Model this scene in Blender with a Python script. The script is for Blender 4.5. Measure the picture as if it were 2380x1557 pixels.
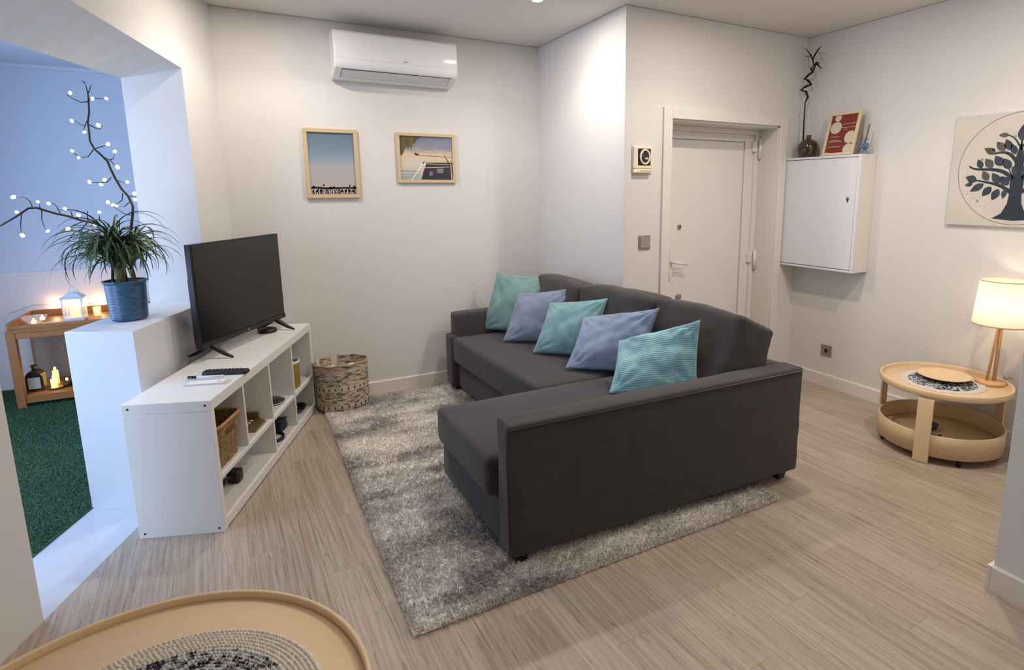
import bpy, bmesh, math, random
import numpy as np
from mathutils import Vector, Matrix
from math import sin, cos, pi, radians, atan2, sqrt

random.seed(7); rng = np.random.default_rng(7)
for o in list(bpy.data.objects): bpy.data.objects.remove(o)
sc = bpy.context.scene
COL = sc.collection

# ------------------------------------------------------------------ camera
YAW, PITCH, ROLL, FPX, CX, CY = -0.5067, -0.175, -0.0052, 1333.0755, 1310.71, 682.01
cam = bpy.data.cameras.new('camera'); camo = bpy.data.objects.new('camera', cam); COL.objects.link(camo)
fw = Vector((sin(-YAW)*cos(PITCH), cos(YAW)*cos(PITCH), sin(PITCH)))
r0 = Vector((cos(YAW), sin(YAW), 0)); u0 = r0.cross(fw)
rr = r0*cos(ROLL)+u0*sin(ROLL); uu = -r0*sin(ROLL)+u0*cos(ROLL)
M = Matrix((rr, uu, -fw)).transposed().to_4x4(); M.translation = Vector((0, 0, 1.5))
camo.matrix_world = M
cam.sensor_fit = 'HORIZONTAL'; cam.sensor_width = 36; cam.lens = FPX/2380*36
cam.shift_x = (1190-CX)/2380; cam.shift_y = (CY-778.5)/2380; cam.clip_start = .05; cam.clip_end = 60
sc.camera = camo

# ------------------------------------------------------------------ world, exposure
w = bpy.data.worlds.new('world'); sc.world = w; w.use_nodes = True
w.node_tree.nodes['Background'].inputs[0].default_value = (.30, .42, .75, 1)
w.node_tree.nodes['Background'].inputs[1].default_value = .6
sc.view_settings.view_transform = 'Standard'; sc.view_settings.look = 'None'
sc.view_settings.exposure = -0.17; sc.view_settings.gamma = 1; sc.view_settings.use_curve_mapping = False

def area(name, loc, target, sx, sy, power, col, spread=180):
    l = bpy.data.lights.new(name, 'AREA'); l.shape = 'RECTANGLE'; l.size = sx; l.size_y = sy
    l.energy = power; l.color = col; l.spread = radians(spread)
    o = bpy.data.objects.new(name, l); COL.objects.link(o); o.location = loc
    o.rotation_euler = (Vector(target)-Vector(loc)).to_track_quat('-Z', 'Y').to_euler()
    return o
DAY = (.52, .69, 1.0); WARM = (1.0, .905, .81)
area('daylight_sunroom_window', (-2.12, 3.95, 1.35), (-.6, 3.55, 1.0), 1.3, 1.6, 47, DAY)
area('daylight_sunroom_door', (-2.12, 2.45, 1.1), (-.6, 2.7, 1.0), .9, 1.9, 44, DAY)
LIGHTS = [(1.66, 3.30), (2.45, 2.25), (.25, 3.62), (2.85, 1.35), (.55, 1.7), (1.5, .35), (-.3, -.5), (1.6, -1.0)]  # all but the first are unseen, there only to light the room
LP = 13; LA = 13; DIM = [1.05, 1.1, .85, 1.1, .2, .38, .2, .5]

# ------------------------------------------------------------------ materials
MATS = {}
def srgb(c):
    if isinstance(c, str): c = tuple(int(c[i:i+2], 16)/255 for i in (0, 2, 4))
    return tuple((x/12.92 if x <= .04045 else ((x+.055)/1.055)**2.4) for x in c)+(1,)
def mat(name, col, rough=.6, metal=0, bump=0, bscale=200, noise=0, nscale=6, spec=.5, coat=0, trans=0, emis=None, estr=0, sub=0, alpha=1, sheen=0, stretch=(1, 1, 1), col2=None, sharp=.2):
    if name in MATS: return MATS[name]
    m = bpy.data.materials.new(name); m.use_nodes = True; nt = m.node_tree; b = nt.nodes['Principled BSDF']
    c = srgb(col); b.inputs['Base Color'].default_value = c
    b.inputs['Roughness'].default_value = rough; b.inputs['Metallic'].default_value = metal
    b.inputs['Specular IOR Level'].default_value = spec; b.inputs['Coat Weight'].default_value = coat
    b.inputs['Transmission Weight'].default_value = trans; b.inputs['Alpha'].default_value = alpha
    b.inputs['Sheen Weight'].default_value = sheen
    if emis: b.inputs['Emission Color'].default_value = srgb(emis); b.inputs['Emission Strength'].default_value = estr
    if bump or noise:
        tc = nt.nodes.new('ShaderNodeTexCoord'); mp = nt.nodes.new('ShaderNodeMapping')
        mp.inputs['Scale'].default_value = stretch; nt.links.new(tc.outputs['Object'], mp.inputs[0])
    if bump:
        n = nt.nodes.new('ShaderNodeTexNoise'); n.inputs['Scale'].default_value = bscale; n.inputs['Detail'].default_value = 4
        nt.links.new(mp.outputs[0], n.inputs['Vector'])
        bp = nt.nodes.new('ShaderNodeBump'); bp.inputs['Strength'].default_value = bump; bp.inputs['Distance'].default_value = .002
        nt.links.new(n.outputs[0], bp.inputs['Height']); nt.links.new(bp.outputs[0], b.inputs['Normal'])
    if noise:
        n = nt.nodes.new('ShaderNodeTexNoise'); n.inputs['Scale'].default_value = nscale; n.inputs['Detail'].default_value = 6
        nt.links.new(mp.outputs[0], n.inputs['Vector'])
        rp = nt.nodes.new('ShaderNodeValToRGB'); rp.color_ramp.elements[0].position = .5-sharp; rp.color_ramp.elements[1].position = .5+sharp
        c2 = srgb(col2) if col2 else tuple(x*(1-noise) for x in c[:3])+(1,)
        rp.color_ramp.elements[0].color = c2; rp.color_ramp.elements[1].color = c
        nt.links.new(n.outputs[0], rp.inputs[0]); nt.links.new(rp.outputs[0], b.inputs['Base Color'])
    MATS[name] = m; return m

def wood_mat(name, light, dark, scale=1.0, grain=1.0, rough=.45, axis='Y', per_object=.0, tint=None):
    if name in MATS: return MATS[name]
    m = bpy.data.materials.new(name); m.use_nodes = True; nt = m.node_tree; N = nt.nodes; L = nt.links; b = N['Principled BSDF']
    tc = N.new('ShaderNodeTexCoord'); oi = N.new('ShaderNodeObjectInfo')
    add = N.new('ShaderNodeVectorMath'); add.operation = 'MULTIPLY_ADD'
    cb = N.new('ShaderNodeCombineXYZ'); L.new(oi.outputs['Random'], cb.inputs[0]); L.new(oi.outputs['Random'], cb.inputs[1]); L.new(oi.outputs['Random'], cb.inputs[2])
    add.inputs[1].default_value = (7.3, 13.1, 3.7); L.new(cb.outputs[0], add.inputs[0]); L.new(tc.outputs['Object'], add.inputs[2])
    mp = N.new('ShaderNodeMapping')
    s = {'Y': (16, .42, 16), 'X': (1.3, 18, 18), 'Z': (18, 18, 1.3)}[axis]
    mp.inputs['Scale'].default_value = tuple(x*scale for x in s); L.new(add.outputs[0], mp.inputs[0])
    n1 = N.new('ShaderNodeTexNoise'); n1.inputs['Scale'].default_value = 1; n1.inputs['Detail'].default_value = 3; n1.inputs['Distortion'].default_value = .9; L.new(mp.outputs[0], n1.inputs['Vector'])
    n2 = N.new('ShaderNodeTexNoise'); n2.inputs['Scale'].default_value = 4; n2.inputs['Detail'].default_value = 3; n2.inputs['Roughness'].default_value = .5; L.new(mp.outputs[0], n2.inputs['Vector'])
    # contour bands of the broad noise = cathedral grain
    mu = N.new('ShaderNodeMath'); mu.operation = 'MULTIPLY'; mu.inputs[1].default_value = 9; L.new(n1.outputs[0], mu.inputs[0])
    fr = N.new('ShaderNodeMath'); fr.operation = 'PINGPONG'; fr.inputs[1].default_value = .5; L.new(mu.outputs[0], fr.inputs[0])
    rp = N.new('ShaderNodeValToRGB'); rp.color_ramp.elements[0].position = 0; rp.color_ramp.elements[0].color = (1, 1, 1, 1)
    rp.color_ramp.elements[1].position = .07; rp.color_ramp.elements[1].color = (0, 0, 0, 1); L.new(fr.outputs[0], rp.inputs[0])
    r2 = N.new('ShaderNodeValToRGB'); r2.color_ramp.elements[0].position = .38; r2.color_ramp.elements[0].color = (1, 1, 1, 1)
    r2.color_ramp.elements[1].position = .62; r2.color_ramp.elements[1].color = (0, 0, 0, 1); L.new(n2.outputs[0], r2.inputs[0])
    m1 = N.new('ShaderNodeMath'); m1.operation = 'MULTIPLY'; m1.inputs[1].default_value = .5*grain; L.new(rp.outputs[0], m1.inputs[0])
    m2 = N.new('ShaderNodeMath'); m2.operation = 'MULTIPLY_ADD'; m2.inputs[1].default_value = .34*grain; L.new(r2.outputs[0], m2.inputs[0]); L.new(m1.outputs[0], m2.inputs[2])
    m3 = N.new('ShaderNodeMath'); m3.operation = 'MULTIPLY_ADD'; m3.inputs[1].default_value = per_object; L.new(oi.outputs['Random'], m3.inputs[0]); L.new(m2.outputs[0], m3.inputs[2]); m3.use_clamp = True
    mx = N.new('ShaderNodeMix'); mx.data_type = 'RGBA'; L.new(m3.outputs[0], mx.inputs[0])
    mx.inputs[6].default_value = srgb(light); mx.inputs[7].default_value = srgb(dark)
    L.new(mx.outputs[2], b.inputs['Base Color']); b.inputs['Roughness'].default_value = rough
    bp = N.new('ShaderNodeBump'); bp.inputs['Strength'].default_value = .12; bp.inputs['Distance'].default_value = .001; bp.invert = True
    L.new(m2.outputs[0], bp.inputs['Height']); L.new(bp.outputs[0], b.inputs['Normal'])
    MATS[name] = m; return m

WALL = mat('wall_paint', 'D9D6D3', .75, bump=.06, bscale=350)
CEIL = mat('ceiling_paint', 'DAD5CE', .8)
TRIM = mat('trim_paint', 'DDD9D3', .38)
LACQ = mat('white_lacquer', 'E2E2E4', .28)
CABW = mat('cabinet_white', 'DEDEE2', .35)
SHELFW = mat('shelf_white', 'E4E2DE', .33)
GLOSSW = mat('gloss_white_plastic', 'E6E6E6', .07, coat=.4)
SOFA = None
BLACKG = mat('black_gloss', '0A0A0B', .12)
BLACKM = mat('black_matt_plastic', '121214', .45)
BLACKL = mat('black_leg', '0C0C0C', .4)
METAL = mat('brushed_metal', 'A8A49C', .3, metal=1)
SWITCH = mat('grey_switch', '8F8A84', .4, metal=.4)
CREAM = mat('cream_plastic', 'E6DAC4', .45)
GLASSD = mat('dark_glass', '1F2C2A', .05)
BIRCH = wood_mat('birch', 'E2C8A4', 'C9A983', scale=.8, grain=.38, rough=.4, axis='X')
BIRCHB = wood_mat('birch_bent', 'DFC6A3', 'C5A680', scale=.8, grain=.4, rough=.42, axis='Z')
BIRCHR = wood_mat('birch_rim', 'DFC39D', 'C7A77F', scale=.6, grain=.3, rough=.4, axis='X')
FLOORM = wood_mat('oak_plank', 'B7A999', '6F5C4A', scale=1.6, grain=.95, rough=.38, axis='Y', per_object=.20)
OAKF = wood_mat('picture_frame_wood', 'CDB68F', 'B79E76', scale=1, grain=.3, rough=.5, axis='Z')
CONS = wood_mat('honey_wood', 'A9713C', '7A4A22', scale=1.0, grain=.6, rough=.4, axis='X')
LAMPW = wood_mat('lamp_wood', 'D2A672', 'B98A55', scale=1, grain=.3, rough=.4, axis='Z')

# ------------------------------------------------------------------ mesh helpers
class MB:
    def __init__(s): s.v = []; s.f = []; s.sm = []
    def add(s, v, f, smooth=False):
        k = len(s.v); s.v += [tuple(p) for p in v]; s.f += [tuple(i+k for i in q) for q in f]; s.sm += [smooth]*len(f); return s
    def box(s, x0, x1, y0, y1, z0, z1):
        v = [(x, y, z) for z in (z0, z1) for x, y in ((x0, y0), (x1, y0), (x1, y1), (x0, y1))]
        return s.add(v, [(3, 2, 1, 0), (4, 5, 6, 7), (0, 1, 5, 4), (1, 2, 6, 5), (2, 3, 7, 6), (3, 0, 4, 7)])
    def prism(s, pts, z0, z1):
        """vertical prism; z0/z1 number or per-vertex list; pts counter-clockwise"""
        n = len(pts); a = z0 if hasattr(z0, '__len__') else [z0]*n; b = z1 if hasattr(z1, '__len__') else [z1]*n
        v = [(p[0], p[1], a[i]) for i, p in enumerate(pts)]+[(p[0], p[1], b[i]) for i, p in enumerate(pts)]
        f = [tuple(range(n-1, -1, -1)), tuple(range(n, 2*n))]+[(i, (i+1) % n, n+(i+1) % n, n+i) for i in range(n)]
        return s.add(v, f)
    def extr(s, prof, axis, a0, a1, smooth=False):
        """profile of 2d points extruded along 'X' (profile y,z) or 'Y' (profile x,z)"""
        n = len(prof); mk = (lambda a, p: (a, p[0], p[1])) if axis == 'X' else (lambda a, p: (p[0], a, p[1]))
        v = [mk(a0, p) for p in prof]+[mk(a1, p) for p in prof]
        s.add(v, [tuple(range(n-1, -1, -1)), tuple(range(n, 2*n))]); s.sm[-1] = s.sm[-2] = False
        k = len(s.v)-2*n
        s.f += [(k+i, k+(i+1) % n, k+n+(i+1) % n, k+n+i) for i in range(n)]; s.sm += [smooth]*n
        return s
    def lathe(s, prof, c=(0, 0, 0), seg=32, sx=1, sy=1, smooth=True, a0=0, a1=2*pi):
        """prof [(r,z)] bottom->top outside; open profile, ends closed when r==0"""
        full = abs(a1-a0-2*pi) < 1e-6; n = seg if full else seg+1
        v = [(c[0]+r*cos(a0+(a1-a0)*i/seg)*sx, c[1]+r*sin(a0+(a1-a0)*i/seg)*sy, c[2]+z) for r, z in prof for i in range(n)]
        f = []
        for j in range(len(prof)-1):
            for i in range(seg):
                i2 = (i+1) % n
                f.append((j*n+i, j*n+i2, (j+1)*n+i2, (j+1)*n+i))
        return s.add(v, f, smooth)
    def tube(s, pts, rad, seg=8, cap=True, flat=1.0):
        pts = [Vector(p) for p in pts]; n = len(pts); R = rad if hasattr(rad, '__len__') else [rad]*n
        v = []; up = Vector((0, 0, 1)); prev = None
        for i, p in enumerate(pts):
            t = (pts[min(i+1, n-1)]-pts[max(i-1, 0)]).normalized()
            if prev is None: a = t.orthogonal().normalized()
            else:
                a = prev-t*prev.dot(t); a = a.normalized() if a.length > 1e-6 else t.orthogonal().normalized()
            prev = a; b = t.cross(a)
            for k in range(seg):
                q = 2*pi*k/seg; v.append(p+(a*cos(q)+b*sin(q)*flat)*R[i])
        f = [(i*seg+k, i*seg+(k+1) % seg, (i+1)*seg+(k+1) % seg, (i+1)*seg+k) for i in range(n-1) for k in range(seg)]
        s.add(v, f, True)
        if cap:
            k0 = len(s.v)-n*seg; s.f += [tuple(k0+k for k in range(seg-1, -1, -1)), tuple(k0+(n-1)*seg+k for k in range(seg))]; s.sm += [False]*2
        return s
    def grid(s, P, smooth=True, closeu=False):
        """P[i][j] points"""
        n = len(P); m = len(P[0]); v = [p for row in P for p in row]
        f = [(i*m+j, ((i+1) % n)*m+j, ((i+1) % n)*m+j+1, i*m+j+1) for i in range(n if closeu else n-1) for j in range(m-1)]
        return s.add(v, f, smooth)
    def sphere(s, c, r, seg=12, rings=8, sz=1):
        prof = [(max(1e-5, r*sin(pi*k/rings)), -r*cos(pi*k/rings)*sz) for k in range(rings+1)]
        return s.lathe(prof, c, seg)
    def xf(s, fn):
        s.v = [tuple(fn(Vector(p))) for p in s.v]; return s
    def mesh(s, name, m=None):
        me = bpy.data.meshes.new(name); me.from_pydata(s.v, [], s.f); me.polygons.foreach_set('use_smooth', s.sm)
        if m: me.materials.append(m)
        bm = bmesh.new(); bm.from_mesh(me); bmesh.ops.recalc_face_normals(bm, faces=bm.faces); bm.to_mesh(me); bm.free()
        me.update(); return me
    def obj(s, name, m, parent=None, bevel=0, seg=2, off=None, ang=40):
        if off is not None: s.xf(lambda p: p-Vector(off))
        me = s.mesh(name, m); o = bpy.data.objects.new(name, me); COL.objects.link(o)
        if parent is not None: o.parent = parent
        if bevel:
            b = o.modifiers.new('bevel', 'BEVEL'); b.width = bevel; b.segments = seg; b.limit_method = 'ANGLE'; b.angle_limit = radians(ang)
            b.harden_normals = False
            for p in me.polygons: p.use_smooth = True
            try: me.set_sharp_from_angle(angle=radians(50))
            except Exception: pass
            if bevel: 
                for p in me.polygons: p.use_smooth = True
        return o
def tag(o, label=None, cat=None, group=None, kind=None):
    if label: o['label'] = label
    if cat: o['category'] = cat
    if group: o['group'] = group
    if kind: o['kind'] = kind
    return o
def thing(name, label, cat, loc=(0, 0, 0), rz=0, group=None):
    o = bpy.data.objects.new(name, None); COL.objects.link(o); o.location = loc; o.rotation_euler = (0, 0, rz); o.empty_display_size = .1
    return tag(o, label, cat, group)
def struct(o, label=None):
    o['kind'] = 'structure'
    if label: o['label'] = label
    return o
def inst(src, name, parent, loc=(0, 0, 0), rot=(0, 0, 0), scale=(1, 1, 1)):
    o = bpy.data.objects.new(name, src); COL.objects.link(o); o.parent = parent; o.location = loc; o.rotation_euler = rot; o.scale = scale; return o

# ------------------------------------------------------------------ room constants
YB, XR, YD, XW, H = 4.3267, 2.1797, 3.1165, 3.8546, 2.6345
A = .3536; dL = Vector((sin(A), cos(A), 0)); nL = Vector((-cos(A), sin(A), 0)); C1 = Vector((-.0717, YB, 0))
def LW(t, w, z=0):
    p = C1-dL*t+nL*w; return Vector((p.x, p.y, z))
WT = .31        # thickness of the left wall
T_J, T_H, T_N = .43, 1.195, 1.955   # jamb, half wall end, near pier of the opening

# ------------------------------------------------------------------ setting
def lprism(mb, t0, t1, w0, w1, z0, z1):
    """z0,z1: number or (outer at t0, outer t1, inner t1, inner t0)"""
    P = [LW(t0, w0), LW(t1, w0), LW(t1, w1), LW(t0, w1)]
    return mb.prism([(p.x, p.y) for p in P], z0, z1)
mb = MB(); lprism(mb, -1.75, T_J, 0, WT, -.1, H+.1)
for k in range(10):
    a_, b_ = T_J+(T_N-T_J)*k/10, T_J+(T_N-T_J)*(k+1)/10
    lprism(mb, a_, b_, 0, WT, [2.182+.0143*k, 2.182+.0143*(k+1), 2.122-.0004*(k+1), 2.122-.0004*k], H+.1)
lprism(mb, T_N, 6.3, 0, WT, -.1, H+.1)
struct(mb.obj('wall_left', WALL), 'white left wall with the wide opening to the sunroom')
mb = MB(); P = [LW(T_J, 0), LW(T_H, 0), LW(1.155, WT), LW(T_J, WT)]
mb.prism([(p.x, p.y) for p in P], -.05, .88)
struct(mb.obj('wall_half', mat('half_wall_paint', 'D2D3D8', .5), bevel=.003), 'white half wall closing the far part of the opening')
struct(MB().box(-.2, XR+.02, YB, YB+.2, -.1, H+.1).obj('wall_back', WALL))
struct(MB().box(XR, XR+.25, YD+.0005, YB+.2, -.1, H+.1).obj('wall_return', WALL))
# entrance wall with the door opening
DX0, DX1, DZ = 2.555, 3.6, 1.978
mb = MB().box(XR+.002, DX0, YD, YD+.30, -.1, H+.1).box(DX0, DX1, YD, YD+.30, DZ, H+.1).box(DX1, XW+.2, YD, YD+.30, -.1, H+.1)
struct(mb.obj('wall_entrance', WALL))
struct(MB().box(XW, XW+.2, .6, YD+.3, -.1, H+.1).obj('wall_right', WALL))
struct(MB().box(2.367, 4.1, -1.9, .925, -.1, H+.1).obj('wall_near_right', mat('wall_paint_near', 'D9DADB', .7), bevel=.004))
struct(MB().box(-3.2, 2.6, -1.9, -1.7, -.1, H+.1).obj('wall_rear', WALL))
struct(MB().box(-5, 5, -2, 7, H, H+.12).obj('ceiling', CEIL))
# shadow line where ceiling and walls meet, painted as thin grey strips
bead = mat('ceiling_shadow_line', 'A8A4A0', .8)
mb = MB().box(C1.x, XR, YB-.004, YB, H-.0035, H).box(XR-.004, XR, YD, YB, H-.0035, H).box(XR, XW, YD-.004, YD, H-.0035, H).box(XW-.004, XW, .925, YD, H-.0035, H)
struct(mb.obj('ceiling_shade_strip', bead))
# baseboards
BB = mat('baseboard_paint', 'E0DBD3', .35)
def bprof(h=.098, d=.014): return [(0, 0), (d, 0), (d, h-.006), (d-.004, h), (0, h)]
def base_x(x0, x1, y, name, h=.098):
    return struct(MB().extr([(y-a, b) for a, b in bprof(h)], 'X', x0, x1).obj(name, BB))
def base_y(y0, y1, x, name, h=.098):
    return struct(MB().extr([(x-a, b) for a, b in bprof(h)], 'Y', y0, y1).obj(name, BB))
base_x(-.07, XR, YB, 'baseboard_back'); base_y(YD, YB, XR, 'baseboard_return'); base_x(XR, 2.483, YD, 'baseboard_entrance')
base_y(.925, YD, XW, 'baseboard_right'); base_y(-1.7, .9245, 2.367, 'baseboard_near', .102)
struct(MB().box(2.353, 3.84, .9255, .939, 0, .1).obj('baseboard_alcove', BB))
# corner line on right wall / boxed strip seen behind the vase
# ---- floor: base slab and individual planks
fl = struct(MB().box(-3.2, 5, -2, 4.6, -.06, -.008).obj('floor', FLOORM))
ROT = radians(2.2); PW, PL = .128, 1.15
def clip(poly, a, b, c):     # keep a*x+b*y<=c
    out = []
    for i in range(len(poly)):
        p, q = poly[i], poly[(i+1) % len(poly)]; dp = a*p[0]+b*p[1]-c; dq = a*q[0]+b*q[1]-c
        if dp <= 0: out.append(p)
        if (dp < 0 < dq) or (dq < 0 < dp):
            t = dp/(dp-dq); out.append((p[0]+(q[0]-p[0])*t, p[1]+(q[1]-p[1])*t))
    return out
cw = nL.x*C1.x+nL.y*C1.y
ncount = 0
for i in range(-12, 36):
    offs = (i*.37) % 1*PL
    for j in range(-1, 5):
        x0, x1, y0, y1 = i*PW, (i+1)*PW-.0004, j*PL+offs-.9, (j+1)*PL+offs-.9-.0004
        q = [(x*cos(ROT)-y*sin(ROT), x*sin(ROT)+y*cos(ROT)) for x, y in ((x0, y0), (x1, y0), (x1, y1), (x0, y1))]
        q = clip(q, nL.x, nL.y, cw); 
        if len(q) < 3: continue
        q = clip(q, 1, 0, XW)
        q = clip(q, 0, -1, -.25) if len(q) > 2 else q
        if len(q) < 3: continue
        cx = sum(p[0] for p in q)/len(q); q = clip(q, 0, 1, YD if cx > XR else YB)
        if len(q) < 3: continue
        if cx > 2.367 and max(p[1] for p in q) < .92: continue
        ar = abs(sum(q[k][0]*q[(k+1) % len(q)][1]-q[(k+1) % len(q)][0]*q[k][1] for k in range(len(q))))/2
        if ar < .002: continue
        n = len(q); c = (sum(p[0] for p in q)/n, sum(p[1] for p in q)/n); e = .0005
        ins = [(p[0]+(c[0]-p[0])*e/max(.04, abs(p[0]-c[0])+1e-3), p[1]+(c[1]-p[1])*e/max(.04, abs(p[1]-c[1]))) for p in q]
        v = [(p[0]-c[0], p[1]-c[1], -.009) for p in q]+[(p[0]-c[0], p[1]-c[1], -.0004) for p in q]+[(p[0]-c[0], p[1]-c[1], 0) for p in ins]
        f = [tuple(range(n-1, -1, -1)), tuple(range(2*n, 3*n))]+[(a, (a+1) % n, n+(a+1) % n, n+a) for a in range(n)]+[(n+a, n+(a+1) % n, 2*n+(a+1) % n, 2*n+a) for a in range(n)]
        # rotate mesh into plank axes so the grain follows the plank
        R = Matrix.Rotation(-ROT, 3, 'Z'); m_ = MB(); m_.add([R @ Vector(p) for p in v], f)
        o = m_.obj('plank', FLOORM, fl); o.location = (c[0], c[1], 0); o.rotation_euler = (0, 0, ROT); ncount += 1
print('planks', ncount)
# threshold
TILE = mat('polished_threshold', 'C6C7CE', .12, noise=.08, nscale=5)
mb = MB(); P = [LW(1.0, 0), LW(2.6, 0), LW(2.6, WT), LW(1.0, WT)]
mb.prism([(p.x, p.y) for p in P], -.03, .001); struct(mb.obj('trim_2', TILE, bevel=.001), 'polished white stone threshold under the opening')
# ---- sunroom
SW = mat('sunroom_wall_paint', 'D3DCEA', .7)
YS = 5.83
struct(MB().box(-2.2, .5, YS, YS+.15, -.1, 2.6).obj('wall_sunroom_back', SW))
mb = MB().box(-2.35, -2.2, 1.4, 1.95, -.1, 2.6).box(-2.35, -2.2, 1.95, 2.95, 2.15, 2.6).box(-2.35, -2.2, 2.95, 3.25, -.1, 2.6).box(-2.35, -2.2, 3.25, 4.65, -.1, .5).box(-2.35, -2.2, 3.25, 4.65, 2.2, 2.6).box(-2.35, -2.2, 4.65, YS+.15, -.1, 2.6)
struct(mb.obj('wall_sunroom_left', SW))
WFR = mat('window_frame_white', 'DDE0E4', .4)
for nm, y0_, y1_, z0_, z1_ in (('window_1', 3.25, 4.65, .5, 2.2), ('window_2', 1.95, 2.95, 0, 2.15)):
    wn = struct(thing(nm, None, None, (-2.27, (y0_+y1_)/2, z0_))); hw_ = (y1_-y0_)/2; hh_ = z1_-z0_
    for q_ in ((-hw_, -hw_+.05, 0, hh_), (hw_-.05, hw_, 0, hh_), (-hw_+.05, hw_-.05, 0, .05), (-hw_+.05, hw_-.05, hh_-.05, hh_), (-.02, .02, .05, hh_-.05)): MB().box(-.03, .03, *q_).obj('frame_bar', WFR, wn, bevel=.003)
    for q_ in ((-hw_+.05, -.02), (.02, hw_-.05)): MB().box(-.004, .004, q_[0], q_[1], .05, hh_-.05).obj('pane', mat('window_glass', 'E8F0F8', .02, alpha=.15, spec=.8), wn)
mb = MB(); P = [LW(-1.7, WT), LW(6.3, WT)]
P = [LW(-1.7, WT), LW(3.2, WT)]; mb.prism([(-2.3, YS), (-2.3, P[1].y), (P[1].x, P[1].y), (P[0].x, P[0].y)], 2.445, 2.6); struct(mb.obj('ceiling_sunroom', SW))
struct(MB().box(-2.35, LW(3.1, WT).x+.05, 1.30, 1.42, -.1, 2.6).obj('wall_sunroom_near', SW))
struct(MB().extr([(YS, 0), (YS-.012, 0), (YS-.012, .915), (YS-.006, .92), (YS, .92)], 'X', -2.2, .3).obj('trim_3', mat('dado_warm_lit', 'E2DEDD', .55)), 'panelling on the lower part of the sunroom wall, coloured paler as if warmly lit')  # paler, warmer colour stands for warm light on the lower wall
struct(MB().extr([(YS, 2.42), (YS-.02, 2.42), (YS-.03, 2.445), (YS, 2.445)], 'X', -2.2, .3).obj('trim_4', SW), 'slim cornice of the sunroom')
GR = mat('green_turf_base', '35553F', .9, noise=.35, nscale=40)
mb = MB(); P = [LW(-1.6, WT), LW(3.1, WT)]
mb.prism([(-2.2, YS-.012), (-2.2, P[1].y), (P[1].x, P[1].y), (P[0].x, P[0].y)], -.05, .006)
turf = struct(mb.obj('floor_sunroom', GR), 'green artificial grass floor of the sunroom')

def blades(name, m, px, py, pz, h, wdt, lean, parent, nseg=2):
    n = len(px); a = rng.uniform(0, 2*pi, n); la = rng.uniform(0, 2*pi, n); ln = lean*rng.uniform(.3, 1, n); hh = h*rng.uniform(.6, 1.15, n); ww = wdt*rng.uniform(.7, 1.3, n)
    dx, dy = np.cos(a)*ww/2, np.sin(a)*ww/2; ex, ey = np.cos(la)*ln, np.sin(la)*ln
    V = np.zeros((n, 5, 3))
    V[:, 0] = np.c_[px-dx, py-dy, pz]; V[:, 1] = np.c_[px+dx, py+dy, pz]
    V[:, 2] = np.c_[px-dx*.9+ex*.45, py-dy*.9+ey*.45, pz+hh*.6]; V[:, 3] = np.c_[px+dx*.9+ex*.45, py+dy*.9+ey*.45, pz+hh*.6]
    V[:, 4] = np.c_[px+ex, py+ey, pz+hh]
    me = bpy.data.meshes.new(name); me.vertices.add(5*n); me.vertices.foreach_set('co', V.ravel())
    b = np.arange(n)[:, None]*5
    tri = np.concatenate([b+[0, 1, 3], b+[0, 3, 2], b+[2, 3, 4]], 1).reshape(-1)
    k = 3*n; me.loops.add(3*k); me.loops.foreach_set('vertex_index', tri); me.polygons.add(k)
    me.polygons.foreach_set('loop_start', np.arange(k)*3); me.polygons.foreach_set('loop_total', np.full(k, 3)); me.update(calc_edges=True); me.validate()
    me.materials.append(m); o = bpy.data.objects.new(name, me); COL.objects.link(o); o.parent = parent; o['kind'] = 'stuff'; return o
n = 230000; X = rng.uniform(-2.19, -.55, n); Y = rng.uniform(2.2, YS-.02, n)
w_ = (X-C1.x)*nL.x+(Y-C1.y)*nL.y; k = w_ > WT+.006; X, Y = X[k], Y[k]
blades('grass', mat('green_turf_blade', '4A7350', .8, noise=.5, nscale=120), X, Y, np.full(len(X), .005), .010, .0034, .009, turf)

# ---- door (structure)
door = struct(thing('door_1', None, None, (0, 0, 0)), 'white recessed entrance door with a flat panel')
yl = YD+.20
c1 = [(2.483, 2.048), (3.672, 2.048), (3.672, 0), (DX1-.004, 0), (DX1-.004, DZ-.0), (DX0, DZ-.0), (DX0, 0), (2.483, 0)]
mb = MB().extr([(YD-.018, 0)]*0+[(YD, 0), (YD-.016, 0), (YD-.018, .0), (YD-.018, 2.048), (YD, 2.048)], 'X', 2.483, DX0)
mb = MB().box(2.483, DX0, YD-.018, YD+.005, 0, 2.048).box(DX1-.004, 3.672, YD-.018, YD+.005, 0, 2.048).box(DX0, DX1-.004, YD-.018, YD+.005, DZ, 2.048)
mb.obj('casing', TRIM, door, bevel=.003)
mb = MB().box(DX0, DX0+.012, YD+.004, yl, 0, DZ).box(DX1-.012, DX1, YD+.004, yl, 0, DZ).box(DX0, DX1, YD+.004, yl, DZ-.012, DZ)
mb.obj('reveal', TRIM, door)
PVC = mat('white_pvc', 'DFDCD8', .32)
mb = MB().box(DX0+.012, DX0+.055, yl-.02, yl+.06, 0, DZ-.012).box(DX1-.055, DX1-.012, yl-.02, yl+.06, 0, DZ-.012).box(DX0+.055, DX1-.055, yl-.02, yl+.06, DZ-.05, DZ-.012)
mb.obj('door_frame', PVC, door, bevel=.003)
mb = MB().box(DX0+.055, 2.735, yl-.005, yl+.05, 0, DZ-.05).box(3.454, DX1-.055, yl-.005, yl+.05, 0, DZ-.05).box(2.735, 3.454, yl-.005, yl+.05, 1.875, DZ-.05)
mb.obj('door_stile', PVC, door, bevel=.003)
MB().box(2.739, 3.450, yl+.006, yl+.03, 0, 1.871).obj('door_panel', PVC, door, bevel=.004)
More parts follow.
